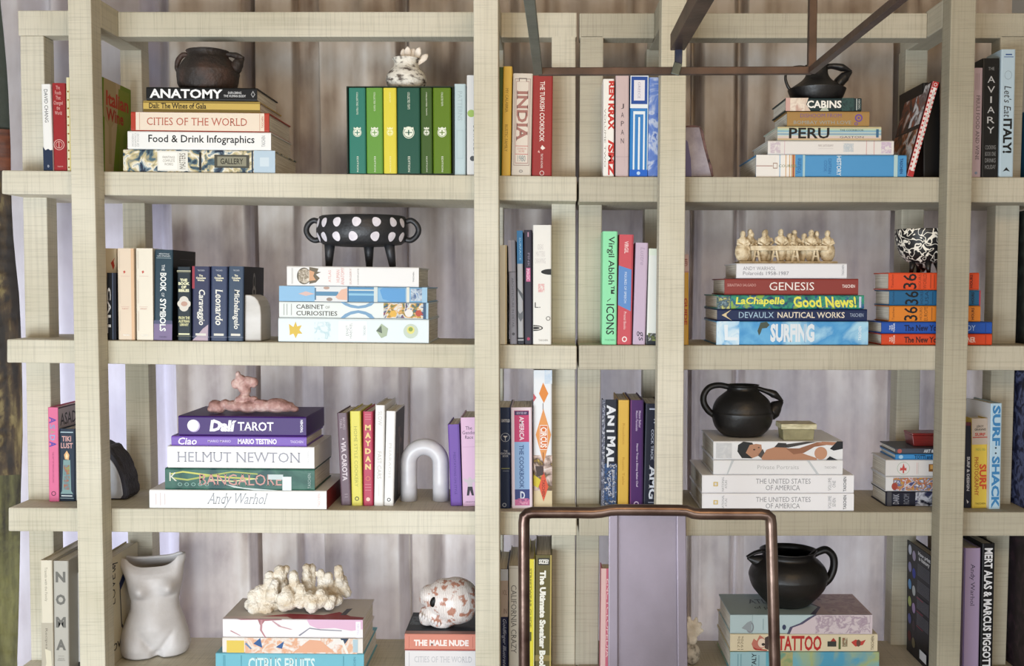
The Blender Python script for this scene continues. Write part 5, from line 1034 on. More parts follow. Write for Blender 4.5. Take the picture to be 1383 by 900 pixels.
# dotted bowl on three legs
DOTB = noisy('matt_black_clay', '#1b1c1f', '#2b2c30', (20, 20, 20), .45, .2, 160)
Yd = Y3 + .095; kd = pxm(Yd); zb3 = top3(490) + .0003
cb = at(490, 361, Yd)
bowl = empty('dotted_bowl', (cb.x, cb.y, zb3)); tag(bowl, 'black bowl with white dots, two ring handles and three peg legs', 'bowl')
prof = [(0, 27), (30, 27.5), (52, 30), (57, 33.5), (61, 43), (61.5, 50), (60, 60), (57, 67.5), (54.5, 68.5), (56, 60), (57, 45), (50, 36), (0, 34)]
bm = bmesh.new(); lathe_bm(bm, Vector((0, 0, 0)), [(r * kd, z * kd) for r, z in prof], 72, .82); bbody = frombm('body', bm, DOTB, bowl, True)
def brad(z): 
    for (r0, z0_), (r1, z1_) in zip(prof[2:8], prof[3:8]):
        if z0_ <= z <= z1_: return r0 + (r1 - r0) * (z - z0_) / (z1_ - z0_)
    return 60
WD = noisy('white_dot_glaze', '#c9c4cc', '#ded8de', (60, 60, 60), .7)
for row_z, xs_ in ((58.5, (-55.5, -44.5, -25.5, .8, 26, 46, 56)), (39.5, (-55, -45, -26.5, -4, 24, 44, 55))):
    for xi in xs_:
        R0 = brad(row_z); s_ = max(-.96, min(.96, xi / R0)); a0 = math.asin(s_)
        n = 18; vs = []; rad = 6.2
        for q in [0, 1]:
            for j in range(n):
                t = 2 * math.pi * j / n; rr = rad * (1.0 if q else .5) * (1 + .06 * math.sin(3 * t + xi))
                zz_ = row_z + rr * math.sin(t) * 1.0; R1 = brad(zz_) + .35
                a1 = a0 + rr * .95 * math.cos(t) / R0
                vs.append((math.sin(a1) * R1 * kd, -math.cos(a1) * R1 * kd * .82, zz_ * kd))
        R1 = brad(row_z) + .5; vs.append((math.sin(a0) * R1 * kd, -math.cos(a0) * R1 * kd * .82, row_z * kd))
        fs = [(j, (j + 1) % n, n + (j + 1) % n, n + j) for j in range(n)] + [(j, 2 * n, (j + 1) % n) for j in range(n)]
        mesh('dot', vs, fs, WD, bbody, True)
for sgn in (-1, 1):
    pts = smooth_path([Vector((sgn * x * kd, 0, z * kd)) for x, z in ((58, 61), (66, 62.5), (73, 57), (75.5, 49), (72, 41), (65, 36), (58, 37))], 5)
    bm = bmesh.new(); tube_bm(bm, pts, 3.8 * kd, 14); frombm('handle', bm, DOTB, bowl, True)
for x, y, xb in ((-43, -.01, -44.5), (5, .035, 5.5), (37, -.02, 42)):
    bm = bmesh.new(); tube_bm(bm, [Vector((x * kd, y, 33 * kd)), Vector(((x * .6 + xb * .4) * kd, y, 20 * kd)), Vector((xb * kd, y, 0))], [7.5 * kd, 6.3 * kd, 4.4 * kd], 16)
    frombm('leg', bm, DOTB, bowl, True)

# squiggle bowl
SQ, nt, b = newmat('squiggle_glaze')
tc = nt.nodes.new('ShaderNodeTexCoord'); n1 = nt.nodes.new('ShaderNodeTexNoise'); n1.inputs['Scale'].default_value = 62; n1.inputs['Detail'].default_value = 0; n1.inputs['Distortion'].default_value = 1.2
mm = nt.nodes.new('ShaderNodeMath'); mm.operation = 'SUBTRACT'; mm.inputs[1].default_value = .5
ab = nt.nodes.new('ShaderNodeMath'); ab.operation = 'ABSOLUTE'
rr_ = nt.nodes.new('ShaderNodeValToRGB'); rr_.color_ramp.elements[0].position = .062; rr_.color_ramp.elements[0].color = lin('#e2ddd0'); rr_.color_ramp.elements[1].position = .078; rr_.color_ramp.elements[1].color = lin('#121214')
for a_, b_ in ((tc.outputs['Object'], n1.inputs['Vector']), (n1.outputs['Fac'], mm.inputs[0]), (mm.outputs[0], ab.inputs[0]), (ab.outputs[0], rr_.inputs[0]), (rr_.outputs[0], b.inputs['Base Color'])): nt.links.new(a_, b_)
b.inputs['Roughness'].default_value = .5
jug('squiggle_bowl', 'black bowl covered in white squiggles on short legs, partly behind the right post', 'bowl', 1247, 367, Y5 + .07, top5(1247) + .0003,
    [(10, 355), (20, 353), (29, 344), (35, 330), (38, 315), (38, 309)], SQ, [])
rb = bpy.data.objects['squiggle_bowl']
k5 = pxm(Y5 + .07)
for ang in (200, 270, 335, 90):
    a = math.radians(ang); bm = bmesh.new()
    tube_bm(bm, [Vector((17 * k5 * math.cos(a), 17 * k5 * math.sin(a), 14 * k5)), Vector((19 * k5 * math.cos(a), 19 * k5 * math.sin(a), 6 * k5)), Vector((20 * k5 * math.cos(a), 20 * k5 * math.sin(a), 0))], [5 * k5, 3.2 * k5, 2.6 * k5], 12)
    frombm('leg', bm, BLACK, rb, True)

# big black jug on the third shelf
z0 = top7(1000) + .0003
jug('black_jug', 'round-bellied matt black jug on the book with the photographic spine, third shelf', 'jug', 1002.5, 587, Y7 + .095, z0,
    [(22, 587), (29, 584), (37, 575), (41, 563), (42, 556), (41, 553.5), (39, 546), (34, 537), (26, 530), (21, 525.5), (20, 521), (22.5, 518)], BLACK,
    [('handle', [(984, 521, 0), (970, 518.5, 0), (957, 522, 0), (950, 532, 0), (950, 543, 0), (956, 553, 0), (964, 560, 0)], [4, 4, 4.2, 4.4, 4.5, 4.6, 4], 1.25),
     ('beak_upper', [(1018, 521.5, 0), (1032, 526, 0), (1045, 531, 0), (1057, 540.5, 0)], [3, 3.4, 5.5, 1.5], 1.5), ('beak_lower', [(1038, 561, 0), (1043, 554, 0), (1049, 547, 0), (1057, 541, 0)], [8.5, 11, 8.5, 1.8], 1.2)], wob=.015)

# spouted black jug on the fourth shelf
z0 = top11(1065) + .0003
jug('black_jug', 'large black jug with pointed spout at left and loop handle at right, fourth shelf', 'jug', 1064, 821, Y11 + .085, z0,
    [(24, 821), (32, 816), (44, 803), (50, 794), (53, 783), (53, 778), (49, 768), (42, 760), (36, 755), (36, 750), (39, 745.5)], BLACK,
    [('handle', [(1093, 756, 0), (1106, 748, 0), (1116, 746, 0), (1125, 755, 0), (1126, 770, 0), (1120, 785, 0), (1108, 795, 0)], [4, 5, 5.2, 5.2, 5.2, 5.6, 6], 1.3),
     ('spout', [(1038, 766, 0), (1028, 763, 0), (1018, 760, 0), (1008, 757, 0)], [15, 11, 7, 1.8], 1.0), ('spout_lip', [(1044, 746, 0), (1030, 747, 0), (1018, 750, 0), (1007, 756, 0)], [3, 3, 2.6, 2], 1.8)], wob=.01)

# small lidded box beside the third-shelf jug
def small_box(name, label, x0, x1, yb, yl, yt, Y, z, dep, m_body, m_lid, over=2.5):
    k = pxm(Y); a = at(x0, yb, Y); b_ = at(x1, yb, Y)
    root = empty(name, ((a.x + b_.x) / 2, Y, z)); tag(root, label, 'box')
    hw = (b_.x - a.x) / 2; hb = (yb - yl) * k; hl = (yl - yt) * k
    v = []
    for zz_, s_ in ((0, .94), (hb, 1.0)):
        for sx, yy in ((-1, 0), (1, 0), (1, dep), (-1, dep)): v.append((sx * hw * s_, yy if yy == 0 else dep * s_, zz_))
    o = mesh('body', v, [(0, 3, 2, 1), (4, 5, 6, 7), (0, 1, 5, 4), (1, 2, 6, 5), (2, 3, 7, 6), (3, 0, 4, 7)], m_body, root); bevel(o, .0012)
    o = box('lid', -hw - over * k, hw + over * k, -over * k, dep + over * k, hb + .0002, hb + hl, m_lid, root, .0015)
    return root
OLV = noisy('olive_stone', '#7c7656', '#9c9570', (30, 30, 30), .55, .2, 120)
small_box('stone_box', 'small olive stone box with a cream lid beside the big black jug', 1057, 1100, 594, 579, 571.5, Y7 + .012, top7(1078) + .0003, .055, OLV, noisy('cream_lid', '#a8a07c', '#d6d0b0', (60, 60, 200), .5, .3, 120))
RED = noisy('red_lacquer', '#5c1414', '#7e2220', (8, 8, 260), .3, .05, 50)
small_box('lacquer_box', 'low dark red lacquer box on the slate-grey book, beside the right post', 1232, 1290, 604.5, 590, 586.6, Y8 + .03, top8(1250) + .0003, .06, RED, RED, .6)

# ---- white marble arch
MARB = noisy('white_marble', '#d6d4d4', '#bcbac0', (14, 14, 30), .35, .05, 60, contrast=.3)
Ya = base_Y(560, 678.5, 3); ka = pxm(Ya) 
cA = at(574, 679, Ya + .02); za = surf(3, cA.x) + .0005
arch = bmesh.new(); R_, h_ = 22.0 * ka, 52 * ka
pts = [Vector((-R_, 0, 0)), Vector((-R_, 0, h_ * .5)), Vector((-R_, 0, h_))] + [Vector((-R_ * math.cos(t), 0, h_ + R_ * math.sin(t))) for t in [math.pi * i / 20 for i in range(1, 20)]] + [Vector((R_, 0, h_)), Vector((R_, 0, h_ * .5)), Vector((R_, 0, 0))]
tube_bm(arch, pts, 11.3 * ka, 28)
o = frombm('marble_arch', arch, MARB, None, True); o.location = (cA.x, Ya + .02, za)
tag(o, 'white marble arch of round section standing between two groups of books', 'arch')

# ---- marble quarter-round bookend
Ym = .075
def extr(name, pts, Y0, Y1, m, label, cat, bev=.002, smooth=False):
    o = prism(name, pts, Y0, Y1, m, None, bev)
    xs_ = [at(x, y, Y0) for x, y in pts]
    mn = min(p.z for p in xs_); cx_ = sum(p.x for p in xs_) / len(xs_)
    origin_to(o, (cx_, (Y0 + Y1) / 2, mn)); tag(o, label, cat)
    dz = None; return o
GM = noisy('veined_marble', '#c9c6c2', '#a9a49e', (9, 9, 26), .5, .1, 90, c3='#bdb9b3', contrast=.22)
m_ = extr('marble_bookend', [(330.5, 460.8), (352.5, 460.8), (352.5, 424), (351.5, 414), (348.5, 406), (344, 401), (338, 398.3), (330.5, 398)], Ym, Ym + .09, GM, 'grey-white marble bookend with rounded shoulder, touching the last slate-blue book', 'bookend', .0025)
m_.location.z = surf(2, m_.location.x) + .0008

# ---- dark-rimmed agate bookend, third shelf left
Yg = base_Y(165, 676, 3)
def half_round(cxp, w_, h_, ybase, n=16, jit=.0):
    return [(cxp, ybase)] + [(cxp + w_ * math.sin(math.pi / 2 * i / n) ** 1.0 * (1 + jit * math.sin(i * 2.3)), ybase - h_ * math.cos(math.pi / 2 * i / n) ** 1.1 * (1 + jit * math.cos(i * 1.7))) for i in range(n)] + [(cxp + w_ * .9, ybase)]
rk = empty('agate_bookend', (at(150, 676, Yg).x, Yg, surf(3, at(150, 676, Yg).x))); tag(rk, 'half-round agate bookend, pale grey face with dark rough rind, right of the front post', 'bookend')
ROCK = noisy('dark_rind', '#141216', '#2e2a30', (60, 60, 60), .7, .8, 120); AG = noisy('pale_agate', '#b9bcc4', '#9a9ea8', (12, 12, 12), .25, .0, 60)
for nm, pts, y0, y1, mt in (('rind', half_round(134, 41, 74, 676.5, 16, .02), Yg + .003, Yg + .07, ROCK), ('polished_face', half_round(134, 32, 60, 675.5), Yg, Yg + .004, AG), ('dark_band', half_round(134, 38, 68, 676), Yg + .002, Yg + .005, '#3a3a44')):
    o = prism(nm, pts, y0, y1, mt, None, .001); o.parent = rk; o.matrix_parent_inverse = Matrix.Translation(-rk.location)
    o.location.z += 0
rk.location.z += .0034
# ---- slab of stone on the top shelf
SL = noisy('grey_slate_stone', '#8a828c', '#aaa2aa', (30, 30, 30), .75, .4, 200)
RIM = noisy('rough_crust', '#3a2c30', '#8a6a66', (50, 50, 50), .8, .9, 150)
sr = empty('stone_bookend', (at(945, 238, .10).x, .10, surf(1, at(945, 238, .10).x))); tag(sr, 'slanted grey-purple stone slab bookend with a rough crust, right of the second post', 'bookend')
zoff = surf(1, at(945, 238, .09).x)
for nm, pts, y0, y1, mt, bv in (('polished_face', [(922, 238.5), (961, 238.5), (957, 222), (951, 200), (946, 178), (944.5, 172), (922, 172)], .09, .096, SL, .001),
        ('rough_crust', [(918, 238.5), (964, 238.5), (962, 225), (958, 214), (954, 198), (951.5, 186), (950, 177), (945.5, 170.5), (938, 169), (918, 170)], .095, .15, RIM, .002),
        ('violet_band', [(922, 238.4), (934, 238.4), (933, 215), (929, 192), (922, 184)], .0895, .0905, '#6a648c', 0)):  # thin violet strip down the left of the stone face
    o = prism(nm, pts, y0, y1, mt, None, bv); o.parent = sr; o.matrix_parent_inverse = Matrix.Translation(-sr.location)

# ---- clay reclining figure on the purple box
TERRA = noisy('pink_terracotta', '#8a645e', '#cfb2aa', (45, 45, 45), .8, .5, 200, c3='#b08982')
Yt = Y6 + .05; kt = pxm(Yt); zt6 = top6(340) + .0003
ct = at(340, 555, Yt)
fig = bmesh.new()
def fb(x, y, rx, ry, rz, ang=0, dy=0.0):
    blob_bm(fig, Vector(((x - 340) * kt, dy, (555.5 - y) * kt)), (rx * kt, ry * kt, rz * kt), 16, Matrix.Rotation(math.radians(ang), 4, 'Y'))
for a in [(293, 546, 12, 10, 8.5, 25), (286, 549, 6, 8, 5), (304, 542, 7, 8, 6), (318, 545, 15, 11, 8), (336, 546, 16, 12, 8.5), (355, 545, 18, 12, 8.5), (374, 544.5, 18, 13, 10, 0), (386, 546, 13, 11, 7.5, 0), (397, 549, 7, 6, 4.5, 10),
          (372, 539, 9, 9, 4, 8), (330, 534, 9, 8, 6), (324, 537, 7, 7, 5), (331, 527, 6, 6, 6), (330, 518, 9.5, 8, 10), (319, 515, 6.5, 6, 7), (325, 508, 7, 6, 6), (322, 502, 3.5, 3.5, 4.5), (336, 511, 9, 7, 6.5, 10), (343, 513, 6.5, 6, 7), (332, 525, 7, 7, 5), (343, 536, 6, 6, 4.5), (352, 538, 7, 4, 3, 0, -.012)]:
    fb(*a)
fig_o = frombm('clay_figure', fig, TERRA, None, True)
for v in fig_o.data.vertices: v.co.z = max(v.co.z, 0)
fig_o.location = (ct.x, Yt, zt6); remesh(fig_o, .0016, 1, .0022, .008)
tag(fig_o, 'pink terracotta figure lying flat with its round-haired head raised, on the purple box', 'figurine')

# ---- coral
COR = noisy('bleached_coral', '#c9b496', '#efe9df', (18, 18, 40), .85, .8, 260, c3='#e6dccb')
Yc = Y9 + .06; kc = pxm(Yc); zc9 = top9(400) + .0003; cc_ = at(400, 820, Yc)
bm = bmesh.new()
rnd = random.Random(3)
def cb_(x, y, r, tx, ty, tr, dy=0):
    n = 5
    for i in range(n):
        t = i / (n - 1)
        blob_bm(bm, Vector(((x + (tx - x) * t - 400) * kc, dy + .006 * math.sin(3 * t + x), (822 - (y + (ty - y) * t)) * kc)), [(r + (tr - r) * t) * kc * q for q in (1, 1.05, 1)], 10)
for i in range(34):
    t = i / 33; x = 336 + 118 * t
    blob_bm(bm, Vector(((x - 400) * kc, rnd.uniform(-.03, .035), (822 - (812 + 6 * math.sin(t * 7) - 8 * t + rnd.uniform(-4, 4))) * kc)), [rnd.uniform(6, 10) * kc] * 3, 10)
for a in [(345, 815, 11, 342, 800, 9, -.02), (352, 806, 12, 350, 795, 9, -.01), (362, 802, 11, 362, 776, 7.5, 0), (368, 800, 9, 372, 782, 6, -.02), (378, 795, 9, 375, 768, 7.5, .01), (376, 780, 7, 383, 767, 5, .01), (393, 806, 11, 389, 790, 7, -.03), (398, 795, 9, 397, 771, 6.5, -.01), (408, 806, 9, 408, 787, 6.5, -.03),
          (412, 798, 9, 410, 767, 6, .02), (414, 790, 8, 415, 770, 7, .03), (420, 800, 8, 421, 797, 6, -.03), (432, 796, 7, 428, 776, 5.5, .03), (442, 803, 8, 440, 779, 6, .03), (454, 800, 8, 453, 771, 6.5, .04), (463, 806, 7, 455, 790, 8, .05), (434, 805, 10, 436, 794, 7, -.03), (446, 810, 9, 450, 804, 6, -.02), (385, 810, 10, 384, 800, 8, -.03), (424, 812, 9, 430, 800, 6, -.035)]:
    cb_(*a)
o = frombm('coral', bm, COR, None, True)
for v in o.data.vertices: v.co.z = max(v.co.z, 0)
o.location = (cc_.x, Yc + .015, zc9); remesh(o, .0022, 1, .0042, .007)
tag(o, 'branching cream coral with knobbly fingers on the pink-and-white illustrated book', 'coral')

# ---- painted skull
SKM, nt, b = newmat('painted_clay_skull')
tc = nt.nodes.new('ShaderNodeTexCoord'); vo = nt.nodes.new('ShaderNodeTexVoronoi'); vo.inputs['Scale'].default_value = 42; vo.feature = 'DISTANCE_TO_EDGE'
n1 = nt.nodes.new('ShaderNodeTexNoise'); n1.inputs['Scale'].default_value = 58; n1.inputs['Detail'].default_value = 4
wv = nt.nodes.new('ShaderNodeTexWave'); wv.inputs['Scale'].default_value = 95; wv.inputs['Distortion'].default_value = 5
r1 = nt.nodes.new('ShaderNodeValToRGB'); r1.color_ramp.elements[0].position = .53; r1.color_ramp.elements[0].color = lin('#e6e0dc'); r1.color_ramp.elements[1].position = .60; r1.color_ramp.elements[1].color = lin('#b88470')
r2 = nt.nodes.new('ShaderNodeValToRGB'); r2.color_ramp.elements[0].position = .25; r2.color_ramp.elements[0].color = lin('#a89894'); r2.color_ramp.elements[1].position = .5; r2.color_ramp.elements[1].color = lin('#ffffff')
mx = nt.nodes.new('ShaderNodeMix'); mx.data_type = 'RGBA'; mx.blend_type = 'MULTIPLY'; mx.inputs[0].default_value = .55
for a_, b_ in ((tc.outputs['Object'], n1.inputs['Vector']), (tc.outputs['Object'], wv.inputs['Vector']), (n1.outputs['Fac'], r1.inputs[0]), (wv.outputs['Fac'], r2.inputs[0]), (r1.outputs[0], mx.inputs[6]), (r2.outputs[0], mx.inputs[7]), (mx.outputs[2], b.inputs['Base Color'])): nt.links.new(a_, b_)
b.inputs['Roughness'].default_value = .4
Ys = Y10 + .030; ks = pxm(Ys); cs = at(605, 853, Ys); zs10 = top10(605) + .0003
sk = empty('painted_skull', (cs.x, Ys + .03, zs10)); tag(sk, 'white clay skull painted with terracotta patterns, facing left on the salmon book', 'sculpture')
bm = bmesh.new()
def sb_(x, y, rx, ry, rz, ang=0, dy=0.): blob_bm(bm, Vector(((x - 605) * ks, dy, (850.5 - y) * ks)), (rx * ks, ry * ks, rz * ks), 18, Matrix.Rotation(math.radians(ang), 4, 'Y'))
for a in [(614, 815, 34, 33, 32.5), (600, 812, 27, 29, 28), (592, 812, 22, 24, 22, 20), (578, 806, 14, 20, 13, -50), (572, 812, 8, 12, 8), (587, 834, 20, 20, 15, 18), (576, 836, 13, 17, 12), (592, 845, 18, 18, 7, 12), (604, 838, 16, 20, 12), (622, 830, 20, 24, 15), (574, 843, 10, 14, 6, 10), (570, 830, 5, 9, 6), (584, 806, 12, 20, 6, -42)]:
    sb_(*a)
o = frombm('cranium', bm, SKM, sk, True)
for v in o.data.vertices: v.co.z = max(v.co.z, 0)
remesh(o, .0022, 3, .0, .01)
for (x, y, rx, rz, ang, dyy) in ((587, 813, 5.6, 8.0, 25, -.0385),):
    bm = bmesh.new(); blob_bm(bm, Vector(((x - 605) * ks, dyy, (853.5 - y) * ks)), (rx * ks, 4 * ks, rz * ks), 18, Matrix.Rotation(math.radians(ang), 4, 'Y')); frombm('eye_socket', bm, '#0c0a0a', sk, True)
for i in range(7):                       # incised row of teeth
    x = 567.5 + i * 4.3; bm = bmesh.new(); blob_bm(bm, Vector(((x - 605) * ks, -.0275 - .0012 * min(i, 3), (853.5 - (834 + i * 1.9)) * ks)), (2.0 * ks, 2.5 * ks, 3.6 * ks), 10); frombm('tooth', bm, '#e9e4e2', sk, True)
for i in range(4):
    bm = bmesh.new(); bmesh.ops.create_circle(bm, segments=14, radius=2.6 * ks)
    bm.free()
    pts = [Vector(((590 + 5.2 * i + 2.3 * math.cos(t) - 605) * ks, -.0375 + .0012 * i, (853.5 - (826 + i * 1.0 + 2.3 * math.sin(t))) * ks)) for t in [2 * math.pi * j / 12 for j in range(13)]]
    bm = bmesh.new(); tube_bm(bm, pts, .55 * ks, 6); frombm('painted_ring', bm, '#b06a52', sk, True)

# ---- marble torso
TORS = noisy('unglazed_clay', '#b4aeaa', '#cdc9c8', (10, 10, 10), .65, .12, 120)
Yo = base_Y(207, 894, 4); ko = pxm(Yo + .04); co = at(207, 893, Yo + .04); zo = surf(4, co.x) + .0005
SEC = [(893, -42, 42, 26), (880, -46, 47, 30), (866, -45, 45, 32), (852, -41, 41, 31), (840, -36, 37, 28), (828, -31, 33, 25), (816, -30, 32.5, 24), (804, -33, 35, 26), (792, -35, 37.5, 29), (780, -38, 39, 28), (770, -42, 40, 24), (762, -46, 42, 19), (755, -45, 42, 14)]
NT = 72; bm = bmesh.new(); rings = []
def front_bulge(x, y, th):
    """forward displacement in px for a point on the front"""
    g = lambda cx_, cy_, sx, sy_: math.exp(-((x - cx_) / sx) ** 2 - ((y - cy_) / sy_) ** 2)
    d = 15 * g(-18, 798, 10, 10) + 16 * g(21, 795, 10, 10) - 4 * g(-18, 811, 10, 3) - 4 * g(21, 808, 10, 3) + 4 * g(0, 822, 22, 14)
    d += .8 * g(-20, 794, 2.2, 2.2) + .8 * g(24, 791, 2.2, 2.2)
    d += 8 * g(0, 846, 19, 15) - 2.0 * g(2, 843, 2.0, 2.5) - 1.2 * g(0, 815, 3, 16)
    d += 5 * g(-25, 880, 12, 18) + 5 * g(28, 876, 12, 18) - 9 * g(4, 893, 4, 14) 
    for s_ in (-1, 1):                    # groin creases
        xc = s_ * max(0, (890 - y)) * .62 + 3
        if y > 850: d -= 7.0 * math.exp(-((x - xc) / 3.4) ** 2) * min(1, (y - 850) / 20)
    return d
sec = interp([s_[1] for s_ in SEC], 49), interp([s_[2] for s_ in SEC], 49), interp([s_[3] for s_ in SEC], 49), interp([s_[0] for s_ in SEC], 49)
for i in range(49):
    xl, xr, dp, y = (sec[q][i] for q in range(4)); ring = []
    for j in range(NT):
        t = 2 * math.pi * j / NT
        ca, sa = math.cos(t), math.sin(t)
        e_ = .8
        x = (xl + xr) / 2 + (xr - xl) / 2 * math.copysign(abs(ca) ** e_, ca)
        yy = dp * math.copysign(abs(sa) ** e_, sa)
        fr = max(0, -sa)
        d = front_bulge(x, y, t) * (fr ** .5 if fr > 0 else 0)
        ytop = y
        if y < 785:                      # neckline dips between the shoulders
            u = (785 - y) / 30
            dip = max(0, 1 - (abs(x + 1) / 33) ** 4.0)
            ytop = y + u * dip * (13 if sa < 0 else 4)
        lean = .0
        ring.append(bm.verts.new((x * ko, (yy - d) * ko, (893.5 - ytop) * ko)))
    rings.append(ring)
for a, b_ in zip(rings, rings[1:]):
    for j in range(NT): bm.faces.new((a[j], a[(j + 1) % NT], b_[(j + 1) % NT], b_[j]))
bm.faces.new(rings[0][::-1])
tor = frombm('torso_sculpture', bm, TORS, None, True)
sdf = tor.modifiers.new('thick', 'SOLIDIFY'); sdf.thickness = .007; sdf.offset = -1
ssb = tor.modifiers.new('sub', 'SUBSURF'); ssb.levels = 1; ssb.render_levels = 1
tor.location = (co.x, Yo + .055, zo); tor.rotation_euler = (0, 0, math.radians(17))
tag(tor, 'hollow pale clay torso without head or arms, open at the neck, fourth shelf left', 'sculpture')

# ---- carved row of seated figures
IV = noisy('carved_ivory_resin', '#ae9876', '#e6d8bc', (70, 70, 70), .6, .5, 300, c3='#d6c5a4')
Yp = Y4 + .05; kp = pxm(Yp); cp = at(1064.5, 354, Yp); zp = top4(1064) + .0003
gp = empty('carved_group', (cp.x, Yp + .03, zp)); tag(gp, 'carved ivory-coloured group of robed figures seated behind a long trestle table', 'sculpture')
X_ = lambda px_: (px_ - 1064.5) * kp
Z_ = lambda py: (353.8 - py) * kp
box('base_slab', X_(999), X_(1132), -.026, .034, 0, Z_(350.6), IV, gp, .0012)
box('table_top', X_(1015), X_(1119), -.022, .006, Z_(336.2), Z_(329.5), IV, gp, .0012)
for xc in (1023, 1048, 1075.5, 1103):
    bm = bmesh.new()
    for s_ in (-1, 1):
        tube_bm(bm, [Vector((X_(xc + s_ * 1.6), -.018, Z_(336.4))), Vector((X_(xc + s_ * 4.4), -.018, Z_(350.8)))], 1.3 * kp, square=True)
    tube_bm(bm, [Vector((X_(xc - 3), -.018, Z_(344))), Vector((X_(xc + 3), -.018, Z_(344)))], .9 * kp, square=True)
    frombm('trestle_leg', bm, IV, gp)
FG = [(1006, 311, 8, 0, -.004), (1015, 308.5, 6, .3, .01), (1021, 312, 6, -.2, .012), (1034, 310, 7, .25, .0), (1041, 309, 7, -.3, .012), (1058, 308.5, 8, 0, .0), (1069, 314, 6.5, .2, .006), (1075, 316, 6, 0, -.002), (1080, 309.5, 6, -.2, .014), (1089, 314, 5, .3, .01), (1098, 309.5, 7, .2, .0), (1108, 311, 6, 0, .01), (1121, 310.5, 7.5, 0, -.004)]
for fx, fy, wd, ln, dyy in FG:
    bm = bmesh.new()
    end = fx < 1010 or fx > 1118
    hx = fx + ln * 8
    blob_bm(bm, Vector((X_(hx), dyy - .002, Z_(fy + 2.2))), (3.3 * kp, 3.6 * kp, 4.4 * kp), 12)              # head
    blob_bm(bm, Vector((X_(hx), dyy + .002, Z_(fy + 2.8))), (3.9 * kp, 3.6 * kp, 4.9 * kp), 12)              # hair
    blob_bm(bm, Vector((X_((fx + hx) / 2), dyy, Z_(fy + 13))), (wd * .84 * kp, 5 * kp, 7.6 * kp), 14)              # shoulders and chest
    blob_bm(bm, Vector((X_(fx), dyy, Z_(338))), ((wd + (3 if end else 0)) * kp, 7 * kp, 15 * kp), 14)       # robe
    for s_ in (-1, 1):
        tube_bm(bm, [Vector((X_(fx + s_ * wd * .75), dyy, Z_(fy + 10))), Vector((X_(fx + s_ * wd * 1.0), dyy - .008, Z_(fy + 16))), Vector((X_(fx + s_ * wd * .3), -.014, Z_(328.5)))], [2.0 * kp, 2.0 * kp, 1.3 * kp], 8)
    o = frombm('robed_figure', bm, IV, gp, True)
    for v in o.data.vertices: v.co.z = max(v.co.z, Z_(351))
    remesh(o, .0010, 1, .0009, .003)

# ---- white shells behind the chair, fourth shelf
Yw = .15; kw = pxm(Yw); cw = at(936, 888, Yw); zw = surf(4, cw.x) + .0005
bm = bmesh.new()
blob_bm(bm, Vector((-2 * kw, 0, 15 * kw)), (12 * kw, 11 * kw, 15 * kw), 16)
o = frombm('speckled_stone', bm, noisy('speckled_stone', '#4a4640', '#cfc8bc', (60, 60, 60), .6, .3, 120, c3='#bdb6aa'), None, True); o.location = (cw.x, Yw, zw)
tag(o, 'rounded speckled grey stone just right of the chair back, fourth shelf', 'stone')
bm = bmesh.new()
for (x, y, r, tx, ty, tr) in [(934, 858, 8, 933, 842, 6), (936, 852, 6, 945, 838, 3.5), (934, 846, 6, 930, 829, 3), (938, 842, 5, 940, 830, 2.5), (936, 852, 6, 948, 846, 2.5), (932, 852, 7, 924, 838, 4)]:
    for i in range(5):
        t = i / 4; blob_bm(bm, Vector(((x + (tx - x) * t - 936) * kw, .0, (888 - 28.5 - (y + (ty - y) * t) + 0) * kw + 0)), [(r + (tr - r) * t) * kw] * 3, 10)
o = frombm('shell_cluster', bm, noisy('white_shell', '#c9bfb0', '#f0eadf', (40, 40, 40), .6, .4, 120), None, True)
zmin = min(v.co.z for v in o.data.vertices)
o.location = (cw.x, Yw, zw + 29.5 * kw - zmin - .004 + .0); remesh(o, .002, 1, .003, .006)
tag(o, 'small white spiky shell cluster resting on the speckled stone', 'shell')

# ================================================================ METAL CHAIR
BRONZE = noisy('dark_bronze', '#46342e', '#79665c', (14, 14, 14), .28, .08, 60, metal=.85)
STEEL = noisy('brushed_lilac_steel', '#6a6268', '#857c86', (5, 5, 4), .42, .03, 260, metal=.75)
YH = -.56; kh = pxm(YH)
chair = empty('metal_chair', (at(875, 700, YH).x, YH - .2, 0)); tag(chair, 'bronze tubular metal chair with a broad brushed steel back panel, in front of the shelves', 'chair')
pl = Matrix.Translation(-chair.location)
def cpart2(o): o.parent = chair; o.matrix_parent_inverse = pl; return o
def hp(x, y, dy=0): v = at(x, y, YH); v.y += dy; return v
loL, loR = hp(707, 900), hp(1047, 905)
seat_z = .46
frame = [Vector((loL.x + .001, YH, 0)), Vector((loL.x + .001, YH, seat_z)), hp(708, 900), hp(707.6, 760), hp(707.6, 706), hp(708.6, 698), hp(712.5, 694), hp(719, 692.6), hp(760, 692.6), hp(800, 693), hp(812, 692), hp(824, 689.6), hp(834, 689), hp(875, 689.2), hp(915, 689.6), hp(926, 690), hp(936, 693.6), hp(946, 694.6), hp(1000, 694.8), hp(1028, 694.8), hp(1036, 696), hp(1040.5, 700), hp(1041.4, 708), hp(1043.5, 780), hp(1046.5, 900), Vector((loR.x, YH, seat_z)), Vector((loR.x, YH, 0))]
bm = bmesh.new(); tube_bm(bm, frame, 7.9 * kh, 20); cpart2(frombm('back_frame', bm, BRONZE, None, True))
pa, pb = at(833.5, 697, YH + .012), at(915.5, 697, YH + .012)
pb2, pa2 = at(917, 905, YH + .012), at(834.5, 905, YH + .012)
